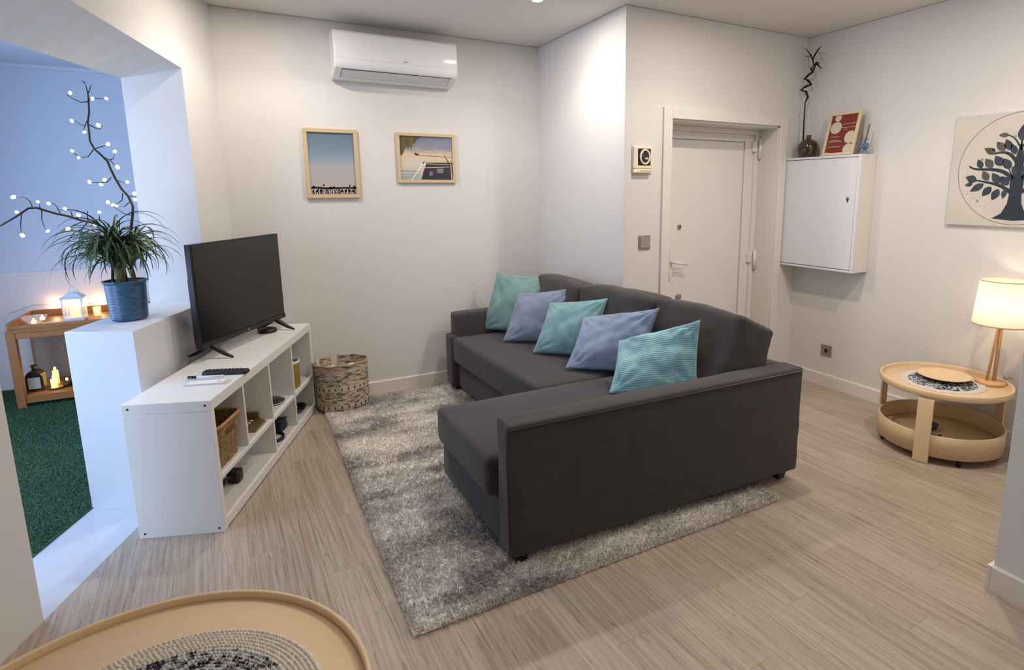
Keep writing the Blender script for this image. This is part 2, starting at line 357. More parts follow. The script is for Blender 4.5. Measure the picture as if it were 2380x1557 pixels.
for zc in (1.82, .955, .25):
    h_ = MB().box(3.515, 3.56, yl-.028, yl-.004, zc-.02, zc+.055).obj('hinge', PVC, door, bevel=.003)
    MB().tube([(3.58, yl-.036, zc-.075), (3.58, yl-.036, zc+.075)], .013, 12).obj('hinge_pin', PVC, h_)
hd = MB().box(2.728, 2.752, yl-.014, yl-.004, .86, 1.07).obj('handle_plate', PVC, door, bevel=.003)
MB().tube([(2.74, yl-.012, .985), (2.74, yl-.045, .985), (2.75, yl-.052, .985), (2.865, yl-.052, .965)], .009, 10).obj('handle', LACQ, hd)
lk = MB().tube([(2.822, yl+.008, 1.243), (2.822, yl-.006, 1.243)], .016, 20).obj('lock', METAL, door)
MB().box(2.820, 2.826, yl-.008, yl-.005, 1.23, 1.256).obj('keyhole', BLACKM, lk)
MB().tube([(2.83, yl+.008, .714), (2.83, yl-.012, .714)], .022, 20).obj('lock', METAL, door)
MB().box(2.78, 2.875, yl+.0035, yl+.006, .90, .935).obj('draught_plate', PVC, door)

# ------------------------------------------------------------------ downlights
DLE = mat('lamp_glow', 'FFE9C8', .5, emis='FFE2B8', estr=18)
for i, (x, y) in enumerate(LIGHTS):
    t = thing('downlight', ('round recessed ceiling downlight glowing at the top edge of the picture' if i == 0 else 'round recessed ceiling downlight outside the picture, there only to light the room'), 'light', (x, y, H), group=None if i == 0 else 'downlights beyond the frame')
    MB().lathe([(.030, -.002), (.034, -.004), (.042, -.004), (.045, 0)], seg=32).obj('trim_ring', LACQ, t)
    MB().lathe([(1e-4, -.003), (.030, -.003)], seg=32).obj('lens', DLE, t)
    l = bpy.data.lights.new('downlight_lamp', 'SPOT'); l.energy = LP*DIM[i]; l.color = WARM; l.spot_size = radians(136); l.spot_blend = .4; l.shadow_soft_size = .03
    lo = bpy.data.objects.new('downlight_lamp', l); COL.objects.link(lo); lo.parent = t; lo.location = (0, 0, -.02)
    l = bpy.data.lights.new('downlight_panel', 'AREA'); l.shape = 'DISK'; l.size = .07; l.energy = LA*DIM[i]; l.color = WARM
    lo = bpy.data.objects.new('downlight_panel', l); COL.objects.link(lo); lo.parent = t; lo.location = (0, 0, -.012)

# ------------------------------------------------------------------ soft shapes
from mathutils import noise as MN
def rbox(mb, bot, top, z0, z1, r=.02, puff=(0, 0, 0), wr=0, seed=0, nin=7):
    """rounded soft box between bottom quad and top quad (4 xy points each, same order), puff = outward bulge of x, y, z faces"""
    g = lambda i: z0[i] if hasattr(z0, '__len__') else z0
    B = [Vector((p[0], p[1], g(i))) for i, p in enumerate(bot)]
    T = [Vector((p[0], p[1], z1[i] if hasattr(z1, '__len__') else z1)) for i, p in enumerate(top)]
    dx = ((B[1]-B[0]).length+(B[2]-B[3]).length)/2; dy = ((B[3]-B[0]).length+(B[2]-B[1]).length)/2; dz = (T[0]-B[0]).length
    hs = [dx/2, dy/2, dz/2]
    def samp(h):
        a = [-h+r*(1-cos(k*pi/2/4)) for k in range(4)]
        return a+[-h+r+(2*h-2*r)*k/nin for k in range(nin+1)]+[-x for x in reversed(a)]
    S = [samp(h) for h in hs]
    def mp(p):
        q = [max(-(hs[i]-r), min(hs[i]-r, p[i])) for i in range(3)]; d = Vector([p[i]-q[i] for i in range(3)])
        if d.length > 1e-9: d = d.normalized()*r
        p = [q[i]+d[i] for i in range(3)]
        n = [p[i]/hs[i] for i in range(3)]
        f = lambda a: max(0, 1-abs(a)**2.2)
        uvw = [(n[i]+1)/2 for i in range(3)]
        uvw[0] += n[0]*puff[0]/dx*f(n[1])*f(n[2]); uvw[1] += n[1]*puff[1]/dy*f(n[0])*f(n[2]); uvw[2] += n[2]*puff[2]/dz*f(n[0])*f(n[1])
        u, v, w_ = uvw
        lo = B[0]*(1-u)*(1-v)+B[1]*u*(1-v)+B[2]*u*v+B[3]*(1-u)*v; hi = T[0]*(1-u)*(1-v)+T[1]*u*(1-v)+T[2]*u*v+T[3]*(1-u)*v
        P = lo*(1-w_)+hi*w_
        if wr:
            nz = MN.noise(Vector((P.x*5+seed, P.y*5, P.z*9)))+.5*MN.noise(Vector((P.x*14, P.y*14+seed, P.z*22)))
            P += Vector((n[0], n[1], n[2])).normalized()*nz*wr
        return P
    for ax in range(3):
        a, b = (ax+1) % 3, (ax+2) % 3
        for sg in (-1, 1):
            rows = []
            for pa in S[a]:
                row = []
                for pb in S[b]:
                    p = [0, 0, 0]; p[ax] = sg*hs[ax]; p[a] = pa; p[b] = pb; row.append(mp(p))
                rows.append(row)
            mb.grid(rows)
    return mb
def weld(o, d=.0004):
    bm = bmesh.new(); bm.from_mesh(o.data); bmesh.ops.remove_doubles(bm, verts=bm.verts, dist=d); bmesh.ops.recalc_face_normals(bm, faces=bm.faces)
    for f in bm.faces: f.smooth = True
    bm.to_mesh(o.data); bm.free(); return o

def fabric(name, col, col2=None, scale=900, rough=.95, sheen=.25, mott=.12, ms=9, bump=.35, rib=False):
    if name in MATS: return MATS[name]
    m = bpy.data.materials.new(name); m.use_nodes = True; nt = m.node_tree; N = nt.nodes; L = nt.links; b = N['Principled BSDF']
    tc = N.new('ShaderNodeTexCoord')
    n = N.new('ShaderNodeTexNoise'); n.inputs['Scale'].default_value = ms; n.inputs['Detail'].default_value = 5; L.new(tc.outputs['Object'], n.inputs['Vector'])
    c = srgb(col); c2 = tuple(.6*p+.4*q for p, q in zip(c, srgb(col2))) if col2 else tuple(x*(1-mott*2) for x in c[:3])+(1,)
    rp = N.new('ShaderNodeValToRGB'); rp.color_ramp.elements[0].position = .35; rp.color_ramp.elements[1].position = .65; rp.color_ramp.elements[0].color = c2; rp.color_ramp.elements[1].color = c
    L.new(n.outputs[0], rp.inputs[0]); L.new(rp.outputs[0], b.inputs['Base Color'])
    b.inputs['Roughness'].default_value = rough; b.inputs['Sheen Weight'].default_value = sheen; b.inputs['Sheen Roughness'].default_value = .4; b.inputs['Specular IOR Level'].default_value = .2
    n2 = N.new('ShaderNodeTexNoise'); n2.inputs['Scale'].default_value = scale; n2.inputs['Detail'].default_value = 3; L.new(tc.outputs['Object'], n2.inputs['Vector'])
    n3 = N.new('ShaderNodeTexNoise'); n3.inputs['Scale'].default_value = 28; n3.inputs['Detail'].default_value = 4; L.new(tc.outputs['Object'], n3.inputs['Vector'])
    ad = N.new('ShaderNodeMath'); ad.operation = 'MULTIPLY_ADD'; ad.inputs[1].default_value = 1.2; L.new(n3.outputs[0], ad.inputs[0]); L.new(n2.outputs[0], ad.inputs[2])
    bp = N.new('ShaderNodeBump'); bp.inputs['Strength'].default_value = bump; bp.inputs['Distance'].default_value = .002; L.new(ad.outputs[0], bp.inputs['Height']); L.new(bp.outputs[0], b.inputs['Normal'])
    if rib:
        wv = N.new('ShaderNodeTexWave'); wv.bands_direction = 'Z'; wv.inputs['Scale'].default_value = 34; wv.inputs['Distortion'].default_value = 3.5; wv.inputs['Detail'].default_value = 1; wv.inputs['Detail Scale'].default_value = .25
        mpw = N.new('ShaderNodeMapping'); mpw.inputs['Rotation'].default_value = (0, 0, 0); L.new(tc.outputs['Object'], mpw.inputs[0]); L.new(mpw.outputs[0], wv.inputs['Vector'])
        b2 = N.new('ShaderNodeBump'); b2.inputs['Strength'].default_value = .45; b2.inputs['Distance'].default_value = .003; L.new(wv.outputs['Fac'], b2.inputs['Height']); L.new(bp.outputs[0], b2.inputs['Normal']); L.new(b2.outputs[0], b.inputs['Normal'])
    MATS[name] = m; return m
SOFA = fabric('sofa_fabric', '474445', mott=.04, sheen=.22, scale=1200, bump=.28)

# ------------------------------------------------------------------ rug
RX0, RX1, RY0, RY1 = .385, 2.185, 1.765, 4.215
def rugmat(name, bump=0):
    m = bpy.data.materials.new(name); m.use_nodes = True; nt = m.node_tree; N = nt.nodes; L = nt.links; b = N['Principled BSDF']
    tc = N.new('ShaderNodeTexCoord'); mp = N.new('ShaderNodeMapping'); mp.inputs['Scale'].default_value = (1.0, 1.8, 0.05); L.new(tc.outputs['Object'], mp.inputs[0])
    n = N.new('ShaderNodeTexNoise'); n.inputs['Scale'].default_value = 1.9; n.inputs['Detail'].default_value = 5; n.inputs['Roughness'].default_value = .6; L.new(mp.outputs[0], n.inputs['Vector'])
    rp = N.new('ShaderNodeValToRGB'); e = rp.color_ramp.elements; e[0].position = .36; e[0].color = srgb('ACA8A7'); e[1].position = .60; e[1].color = srgb('FCF8F2')
    k = rp.color_ramp.elements.new(.47); k.color = srgb('E0DBD5'); L.new(n.outputs[0], rp.inputs[0])
    n2 = N.new('ShaderNodeTexNoise'); n2.inputs['Scale'].default_value = 160; n2.inputs['Detail'].default_value = 2; L.new(tc.outputs['Object'], n2.inputs['Vector'])
    r2 = N.new('ShaderNodeValToRGB'); r2.color_ramp.elements[0].position = .36; r2.color_ramp.elements[0].color = (.6, .6, .61, 1); r2.color_ramp.elements[1].position = .52; r2.color_ramp.elements[1].color = (1.1, 1.1, 1.1, 1); L.new(n2.outputs[0], r2.inputs[0])
    mx = N.new('ShaderNodeMix'); mx.data_type = 'RGBA'; mx.blend_type = 'MULTIPLY'; mx.inputs[0].default_value = 1; L.new(rp.outputs[0], mx.inputs[6]); L.new(r2.outputs[0], mx.inputs[7]); L.new(mx.outputs[2], b.inputs['Base Color'])
    b.inputs['Roughness'].default_value = .9; b.inputs['Sheen Weight'].default_value = .1; b.inputs['Specular IOR Level'].default_value = .15
    MATS[name] = m; return m
rug = thing('shaggy_rug', 'mottled light and dark grey shaggy rug under the dark corner sofa', 'rug')
RM = rugmat('rug_pile')
nx, ny = 120, 160
rows = []
for i in range(nx+1):
    row = []
    for j in range(ny+1):
        x = RX0+(RX1-RX0)*i/nx; y = RY0+(RY1-RY0)*j/ny
        e = min(i, nx-i, j, ny-j); z = .014*min(1, e/2)+(.004*MN.noise(Vector((x*45, y*45, 0))) if e else 0)
        if e < 1:
            x += .006*MN.noise(Vector((x*12, y*12, 3))); y += .006*MN.noise(Vector((x*12, y*12, 8)))
            z = .002
        row.append((x, y, max(z, .0015)))
    rows.append(row)
MB().grid(rows).obj('backing', RM, rug)
n = 330000; X = rng.uniform(RX0-.004, RX1+.004, n); Y = rng.uniform(RY0-.006, RY1+.004, n)
k = ~((X > .92) & (Y > 2.05) & (Y < 2.6)) & ~((X > 1.45) & (Y > 2.05)); X, Y = X[k], Y[k]
# pile grows in clumps: jitter towards cell centres
cs = .013; cxn = np.floor(X/cs); cyn = np.floor(Y/cs); h1 = np.modf(np.sin(cxn*12.9898+cyn*78.233)*43758.5453)[0]; h2 = np.modf(np.sin(cxn*39.3468+cyn*11.135)*24634.6345)[0]
tx = (cxn+.5+.35*h1)*cs; ty = (cyn+.5+.35*h2)*cs
X = X+(tx-X)*.5; Y = Y+(ty-Y)*.5; hz = .016+.010*np.abs(h1)
o = blades('pile', RM, X, Y, np.full(len(X), .004), 1.0*hz, .0042, .011, rug)

# ------------------------------------------------------------------ sofa
sofa = thing('corner_sofa', 'dark grey fabric corner sofa with a chaise end, standing on the grey rug', 'sofa')
F0 = Vector((.812, 1.905, 0)); dF = Vector((cos(-.0287), sin(-.0287), 0)); nF = Vector((-dF.y, dF.x, 0))
def FP(l, d): p = F0+dF*l+nF*d; return (p.x, p.y)
def soft(name, bot, top, z0, z1, r, puff=(0, 0, 0), wr=.0015, seed=0, nin=7, m=None, par=None):
    mb = MB(); rbox(mb, bot, top, z0, z1, r, puff, wr, seed, nin); return weld(mb.obj(name, m or SOFA, par or sofa))
q = [FP(0, 0), FP(1.612, 0), FP(1.612, .128), FP(0, .128)]
soft('armrest', q, q, .062, .618, .014, (.003, .008, .004), .004, 1, 16)
q = [(1.315, 4.035), (2.125, 4.035), (2.125, 4.16), (1.315, 4.16)]
soft('armrest', q, q, .05, .612, .022, (.004, .004, .004), .002, 2)
q = [(1.272, 4.02), (1.345, 4.02), (1.345, 4.165), (1.272, 4.165)]
soft('arm_base', q, q, .05, .447, .02, (.002, .002, .003), .002, 3)
# outer back rail (slightly skewed to clear the wall corner)
OUT = [(1.985, 2.418), (2.25, 2.395), (3.08, 2.158), (4.16, 2.158)]
def outx(y):
    for (a, p), (b, r_) in zip(OUT, OUT[1:]):
        if y <= b: return p+(r_-p)*(y-a)/(b-a)
    return 2.158
mb = MB(); mb.prism([(outx(y)-.115, y) for y in (4.16, 3.08, 2.25, 1.985)]+[(outx(y), y) for y in (1.985, 2.25, 3.08, 4.16)], .05, .614)
mb.obj('backrest', SOFA, sofa, bevel=.02, seg=3)
mb = MB(); mb.tube([FP(.01, -.004)+(.604,), FP(.8, -.008)+(.606,), FP(1.60, -.004)+(.604,)], .0035, 6); mb.tube([FP(-.003, .012)+(.06,), FP(-.006, .012)+(.595,)], .003, 6); mb.obj('piping', SOFA, sofa)
# bases
q = [FP(.006, .128), (2.28, 2.03), (2.10, 2.72), (.800, 2.735)]
soft('chaise_base', q, q, .058, .262, .012, (.004, 0, 0), .002, 5)
q = [(1.362, 2.735), (2.10, 2.735), (2.04, 4.03), (1.325, 4.03)]
soft('seat_base', q, q, .05, .252, .012, (.003, 0, 0), .002, 6)
# seats
q = [(.772, 2.045), (2.28, 2.035), (2.10, 2.690), (.765, 2.715)]
soft('chaise_seat', q, q, .262, .440, .03, (.006, .002, .012), .003, 7, 12)
q = [(1.338, 2.712), (2.10, 2.692), (2.04, 4.02), (1.283, 4.03)]
soft('seat', q, q, .250, .440, .03, (.008, .002, .010), .003, 8, 12)
# back cushions
ys = [2.015, 2.60, 3.24, 3.86]
for i in range(3):
    y0, y1 = ys[i]+.004, ys[i+1]-.004
    xb = lambda y: outx(y)-.117
    fx = lambda y: min(1.965, xb(y)-.17)
    bo = [(fx(y0), y0), (xb(y0)-.01, y0), (xb(y1)-.01, y1), (fx(y1), y1)]
    to = [(xb(y0)-.13, y0+.004), (xb(y0)+.03, y0-.0), (xb(y1)+.03, y1), (xb(y1)-.13, y1-.004)]
    if i == 0: to[1] = (2.36, 1.985); to[0] = (2.15, 2.01)
    soft('back_cushion', bo, to, .43, [.885, .79 if i == 0 else .875, .875, .895], .030, (.035, .008, .022), .011, 11+i*5, 16)
for lx, ly in ((.058, .055), (1.535, .055), (.06, .75)):
    p = FP(lx, ly); MB().lathe([(.001, 0), (.032, 0), (.046, .05), (.001, .05)], seg=4, a0=pi/4, a1=2*pi+pi/4, smooth=False).obj('leg', BLACKL, sofa, bevel=.004).location = (p[0], p[1], .012 if ly < .7 and lx > 1 else .012)
for p in ((1.335, 4.09), (2.08, 4.09)):
    MB().lathe([(.001, 0), (.024, 0), (.034, .05), (.001, .05)], seg=4, a0=pi/4, a1=2*pi+pi/4, smooth=False).obj('leg', BLACKL, sofa, bevel=.004).location = (p[0], p[1], .008)

# ------------------------------------------------------------------ scatter cushions
def pillow(name, label, m, C, T=.13, seed=0, ribs=False, wr=.008, grp='scatter cushions on the corner sofa'):
    BL, BR, TL, TR = [Vector(c) for c in C]
    root = sum((BL, BR, TL, TR), Vector())/4; base = Vector((root.x, root.y, min(BL.z, BR.z)))
    n = ((BR-BL).cross(TL-BL)).normalized()
    N_ = 34; mb = MB()
    for sg in (1, -1):
        rows = []
        for i in range(N_+1):
            row = []
            for j in range(N_+1):
                u, v = (1-cos(pi*i/N_))/2*.55+i/N_*.45, (1-cos(pi*j/N_))/2*.55+j/N_*.45
                a, b = 2*u-1, 2*v-1
                u2 = .5+(u-.5)*(1-.055*(1-b*b)); v2 = .5+(v-.5)*(1-.055*(1-a*a))
                P = BL*(1-u2)*(1-v2)+BR*u2*(1-v2)+TL*(1-u2)*v2+TR*u2*v2
                h = max(0, (1-a*a)*(1-b*b))
                e = h**.55; d = T/2*e*(.95 if sg > 0 else .9)
                k = min(1, h*6)
                nz = MN.noise(Vector((a*1.6+seed, b*1.6, sg*2)))*1.3+.6*MN.noise(Vector((a*4+seed, b*3, sg)))
                # creases running in from the corners
                cr = 0
                for ca, cb in ((-1, -1), (1, 1), (-1, 1), (1, -1)):
                    rr_ = sqrt((a-ca)**2+(b-cb)**2); th = atan2(b-cb, a-ca)
                    cr += math.exp(-rr_*2.2)*sin(th*14+seed*1.7+ca*2)*.9
                d += 1.5*wr*(nz+cr)*k
                if 0: d += .0016*sin(b*95+2.5*MN.noise(Vector((a*1.5, b*2, 5)))*2)*min(1, h*8)
                row.append(P+n*d*sg-base)
            rows.append(row)
        mb.grid(rows)
    o = mb.obj(name, m); weld(o, .0002); o.location = base; tag(o, label, 'cushion', grp); 
    return o
TEAL1 = fabric('teal_velvet_dull', '7C9C99', '64837F', sheen=.4, ms=22, scale=600, bump=.45)
TEAL2 = fabric('teal_velvet', '85ABB0', '6B9298', sheen=.4, ms=22, scale=600, bump=.45)
BLUE1 = fabric('blue_velvet', '8490A6', '6C7A92', sheen=.4, ms=22, scale=600, bump=.45)
BLUE2 = fabric('blue_velvet_light', '8E9DB8', '7485A0', sheen=.4, ms=22, scale=600, bump=.45)
TEAL3 = fabric('aqua_ribbed', '94C0C9', '74A4B0', sheen=.4, ms=26, scale=400, bump=.4, rib=True)
def tocam(p, k): c = Vector((0, 0, 1.5)); return tuple(c+(Vector(p)-c)*k)
pillow('cushion', 'dull sea green velvet cushion, at the far end of the sofa against the far armrest', TEAL1, [(1.532, 4.07, .462), (1.79, 3.70, .462), tocam((1.736, 4.229, .875), .965), tocam((2.005, 3.833, .859), .985)], .15, 1)
pillow('cushion', 'slate blue velvet cushion, second from the far armrest, behind the pale teal one', BLUE1, [(1.532, 3.661, .46), (1.86, 3.38, .462), tocam((1.768, 3.907, .746), .975), tocam((2.053, 3.587, .81), .935)], .14, 4)
pillow('cushion', 'pale teal velvet cushion in the middle of the row of five, between two blue ones', TEAL2, [(1.584, 3.288, .46), (1.87, 2.97, .462), tocam((1.838, 3.517, .734), .965), tocam((2.101, 3.175, .795), .925)], .15, 7)
pillow('cushion', 'large light blue velvet cushion beside the ribbed aqua cushion', BLUE2, [(1.607, 2.888, .46), (1.93, 2.56, .462), tocam((1.912, 3.187, .683), .955), tocam((2.249, 2.81, .776), .895)], .15, 10, wr=.010)
pillow('cushion', 'aqua cushion with fine horizontal ribs, nearest to the camera', TEAL3, [(1.596, 2.397, .46), (1.955, 2.115, .462), tocam((1.887, 2.737, .628), .945), tocam((2.223, 2.407, .782), .895)], .15, 13, ribs=True, wr=.011)

# ------------------------------------------------------------------ shelf unit
AS = .3622
sh = thing('shelf_unit', 'low white cube shelving unit under the television', 'shelf', (-.1944, 2.8051, 0), pi/2-AS)
L_, D_, HS = 1.512, .352, .621
def P(name, x0, x1, y0, y1, z0, z1, m=SHELFW, par=sh, bv=.0015): return MB().box(x0, x1, y0, y1, z0, z1).obj(name, m, par, bevel=bv)
P('top_panel', 0, L_, 0, D_, HS-.048, HS)
e0 = P('side_panel', 0, .032, 0, D_, 0, HS-.0485); P('side_panel', L_-.032, L_, 0, D_, 0, HS-.0485)
P('bottom_panel', .0325, L_-.0325, 0, D_, .008, .054)
P('shelf_board', .0325, L_-.0325, .003, D_-.01, .236, .258)
for x in (.352, .708, 1.094): P('divider', x-.008, x+.008, .003, D_-.01, .2585, HS-.0485)
for x in (.708, 1.094): P('divider', x-.008, x+.008, .003, D_-.01, .0545, .2355)
P('back_panel', .0325, L_-.0325, D_-.008, D_, .0545, HS-.0485)
for y, z in ((.022, .60), (D_-.025, .60), (.022, .022), (D_-.025, .022)):
    MB().tube([(.002, y, z), (-.0012, y, z)], .0048, 14).obj('screw_hole', BLACKM, sh)
def SP(x, y, z=0):
    c, s_ = cos(pi/2-AS), sin(pi/2-AS); return (-.1944+c*x-s_*y, 2.8051+s_*x+c*y, z)
SR = pi/2-AS

def boxy_basket(name, label, cat, loc, rz, lx, ly, h, m, mr, taper=.85, grp=None):
    t = thing(name, label, cat, loc, rz, grp)
    # woven wall: rows of bulging weave
    def outline(s, k, j):
        n_ = 64; pts = []
        for i in range(n_):
            a = 2*pi*i/n_; ca, sa = cos(a), sin(a); ex = .28
            x = (abs(ca)**ex)*(1 if ca > 0 else -1)*lx/2*s; y = (abs(sa)**ex)*(1 if sa > 0 else -1)*ly/2*s
            wv = .0022*sin(i*pi/1.0+j*pi)
            r_ = 1+(wv+k)/max(.05, sqrt(x*x+y*y)); pts.append((x*r_, y*r_))
        return pts
    nz = 26; rows = []
    for j in range(nz+1):
        z = h*j/nz; s = taper+(1-taper)*j/nz; rows.append([(p[0], p[1], z) for p in outline(s, .0015*(j % 2), j)])
    P_ = [[rows[j][i % 64] for i in range(65)] for j in range(nz+1)]
    MB().grid(P_).obj('basket_wall', m, t)
    P_ = [[(rows[j][i % 64][0]*.94, rows[j][i % 64][1]*.94, rows[j][i % 64][2]) for i in range(65)] for j in range(nz+1)]
    MB().grid(P_).obj('basket_lining', m, t)
    MB().add([(p[0], p[1], .004) for p in outline(taper*.97, 0, 0)], [tuple(range(64))]).obj('basket_base', m, t)
    rim = [(p[0]*.985, p[1]*.985, h) for p in outline(1, 0, 1)]
    rim = rim+[rim[0], rim[1]]
    MB().tube(rim, .008, 8, cap=False).obj('rim', mr, t)
    return t
WICK = mat('wicker', 'AD8A60', .75, bump=.9, bscale=90, noise=.5, nscale=45, col2='5A4028', stretch=(1, 1, 2.2))
WICKR = mat('wicker_rim', 'B98A56', .6, bump=.6, bscale=60, noise=.35, nscale=50)
bk = boxy_basket('wicker_basket', 'brown wicker storage basket in the nearest upper cube of the white shelf', 'basket', SP(.187, .155, .2585), SR, .285, .295, .205, WICK, WICKR, .86)
# handle slot on the front face
MB().box(-.045, .045, -.149, -.139, .145, .177).obj('handle_slot', mat('slot_shadow_brown', '6B4A2C', .9), bk, bevel=.008)
t = thing('gold_tray', 'small gold toned corner tray in the second upper cube, holding metal odds and ends', 'tray', SP(.598, .115, .2585), SR)
GOLD = mat('dull_gold', '8A7648', .35, metal=.6)
MB().prism([(-.09, -.09), (.05, -.09), (.09, -.05), (.09, .09), (-.09, .09)], 0, .012).obj('tray_base', GOLD, t, bevel=.002)
MB().box(-.09, .09, .078, .09, .0125, .085).obj('tray_back', GOLD, t, bevel=.002)
MB().box(.078, .09, -.045, .0775, .0125, .05).obj('tray_side', GOLD, t, bevel=.002)
for k in range(3): MB().tube([(-.05+.03*k, -.04, .022), (-.02+.03*k, .05, .026)], .007, 8).obj('metal_rod', METAL, t)
t = thing('lidded_dish', 'shallow white dish with a dark lid in the third upper cube', 'dish', SP(.955, .095, .2585), SR)
MB().lathe([(1e-4, 0), (.05, 0), (.078, .010), (.08, .014), (.0745, .012), (1e-4, .011)], seg=40).obj('dish', LACQ, t)
MB().lathe([(.073, .012), (.06, .022), (.02, .027), (1e-4, .028)], seg=40).obj('lid', mat('dark_bronze', '3A332C', .3, metal=.3), t)
MB().sphere((0, 0, .032), .007).obj('knob', METAL, t)
t = thing('storage_pot', 'mustard coloured cylindrical pot with a white rim in the farthest upper cube', 'pot', SP(1.245, .082, .2585), SR)
MU = mat('mustard_glaze', '9A8444', .45)
MB().lathe([(1e-4, 0), (.062, 0), (.066, .004), (.070, .165), (.0705, .172), (.064, .172), (.060, .03), (1e-4, .028)], seg=48).obj('pot_body', MU, t)
MB().lathe([(.0705, .160), (.0725, .162), (.0725, .178), (.0630, .178), (.0625, .165)], seg=48).obj('rim', LACQ, t)
t = thing('camera_grip', 'black rounded gadget with a strap in the wide lower compartment', 'gadget', SP(.375, .095, .0545), SR)
rbox(m_ := MB(), [(-.03, -.03), (.03, -.03), (.03, .03), (-.03, .03)], [(-.035, -.03), (.035, -.03), (.035, .03), (-.035, .03)], 0, .065, .012); weld(m_.obj('body', BLACKM, t))
MB().tube([(-.03, 0, .045), (-.08, .01, .05), (-.11, .02, .03), (-.10, .03, .008)], .009, 8).obj('strap', BLACKM, t)
t = thing('plastic_sheet', 'crumpled translucent plastic sheet on the floor of the wide lower compartment', 'sheet', SP(.36, .20, .0555), SR)
rows = [[(-.23+.46*i/40, -.12+.24*j/24, .003+.010*max(0, MN.noise(Vector((i*.13+j*.25, j*.05, 1))))+.004*max(0, MN.noise(Vector((i*.4, j*.4, 4))))) for j in range(25)] for i in range(41)]
MB().grid(rows).obj('sheet', mat('plastic_film', 'D8DADC', .12, alpha=.35, spec=.8), t)
t = thing('ring_stand', 'black hoop with a pale disc inside, lying in the lower middle compartment', 'hoop', SP(.885, .090, .0545), SR)
MB().lathe([(.062, 0), (.070, 0), (.070, .022), (.062, .022), (.062, 0)], seg=48).obj('hoop', BLACKM, t)
MB().lathe([(1e-4, .003), (.0618, .003), (.0618, .009), (1e-4, .009)], seg=48).obj('disc', mat('pale_disc', 'C9CBD0', .2), t)
MB().box(.066, .076, -.012, .012, .004, .02).obj('clip', METAL, t, bevel=.002)
t = thing('pouch', 'small dark charcoal pouch in the lower middle compartment beyond the hoop', 'pouch', SP(1.034, .088, .0545), SR)
rbox(m_ := MB(), [(-.055, -.03), (.055, -.03), (.05, .03), (-.05, .03)], [(-.05, -.02), (.05, -.02), (.045, .02), (-.045, .02)], 0, .058, .014, (.004, .008, .004), .002); weld(m_.obj('pouch_body', mat('charcoal_cloth', '26272B', .8, bump=.3, bscale=300), t))
MB().box(-.052, .052, -.028, .028, .0585, .064).obj('flap', mat('charcoal_cloth', '26272B'), t, bevel=.003)
t = thing('black_dish', 'glossy black oval dish in the farthest lower compartment', 'dish', SP(1.335, .078, .0545), SR)
MB().lathe([(1e-4, 0), (.05, 0), (.078, .022), (.082, .034), (.076, .033), (.05, .012), (1e-4, .010)], seg=40, sy=.7).obj('dish', BLACKG, t)
for k in range(3): MB().sphere((-.03+.03*k, .006*k, .018), .010).obj('bead', METAL, t)

# ------------------------------------------------------------------ television
TB = Vector((-.252, 3.492)); TE = Vector((.189, 4.190)); tr = atan2(TE.y-TB.y, TE.x-TB.x); TWD = (TE-TB).length; zT = .6215
tv = thing('television', 'black flat screen television standing switched off on the white shelf', 'television', (TB.x, TB.y, zT), tr)
z0, z1 = .070, .622
MB().box(0, TWD, .0, .030, z0, z1).obj('casing', BLACKM, tv, bevel=.003)
MB().box(.035, TWD-.035, .030, .062, z0+.02, z1-.18).obj('rear_housing', BLACKM, tv, bevel=.008)
MB().box(.012, TWD-.010, -.0018, .0005, z0+.028, z1-.009).obj('screen', mat('tv_screen', '100F0E', .16, spec=.6), tv)
MB().box(0, TWD, -.006, .0, z0-.004, z0+.024).obj('lower_bezel', mat('tv_bezel', '17171A', .25), tv, bevel=.002)
lg = MB(); lg.tube([(TWD*.5-.006, -.0068, z0+.014), (TWD*.5, -.0068, z0+.006), (TWD*.5+.007, -.0068, z0+.018)], .0018, 6); lg.obj('logo', mat('logo_silver', 'D8D8D8', .2, metal=.8), tv)
for fx in (.085, TWD-.10):
    f_ = MB()
    for sg in (-1, 1):
        pts = [(fx, .012, z0+.005), (fx+.012*sg*0, .012+sg*.03, .055), (fx, .012+sg*.085, .022), (fx, .012+sg*.125, .006)]
        f_.tube(pts, [.016, .015, .011, .006], 8, flat=.6)
    f_.box(fx-.008, fx+.008, .02, .034, z0-.005, z0+.10)
    f_.obj('foot', BLACKM, tv)
t = tag(MB().lathe([(1e-4, 0), (.052, 0), (.056, .006), (.054, .020), (.046, .026), (1e-4, .027)], seg=40).obj('smart_speaker', BLACKM), 'small black round speaker puck on the shelf behind the television', 'speaker'); t.location = (.075, 4.075, .6215)
# remotes and card holder
def SQ(px, py): return (px, py, .6215)
t = thing('remote_control', 'black remote control lying on the white shelf in front of the television', 'remote', SQ(-.140, 3.205), radians(-22))
rbox(m_ := MB(), [(-.105, -.024), (.105, -.024), (.105, .024), (-.105, .024)], [(-.102, -.021), (.102, -.021), (.102, .021), (-.102, .021)], 0, .020, .006); weld(m_.obj('remote_body', BLACKM, t))
BTN = mat('remote_button', '3A3A3C', .4)
for i in range(9):
    for j in range(3): MB().box(-.085+.018*i, -.075+.018*i, -.016+.013*j, -.008+.013*j, .0198, .0222).obj('button', BTN, t, bevel=.001, seg=1)
t = thing('pen', 'black tipped white pen lying beside the remote control', 'pen', SQ(-.205, 3.150), radians(-20))
MB().tube([(-.06, 0, .012), (.06, 0, .012)], .0055, 12).obj('barrel', LACQ, t); MB().tube([(-.098, 0, .012), (-.06, 0, .012)], .0065, 12).obj('cap', BLACKG, t)
t = thing('card_holder', 'clear plastic sleeve holding a white card on the shelf edge', 'card', SQ(-.200, 3.085), radians(-18))
MB().box(-.105, .085, -.040, .030, 0, .003).obj('sleeve', mat('clear_sleeve', 'E6E6E4', .1, alpha=.5), t, bevel=.001)
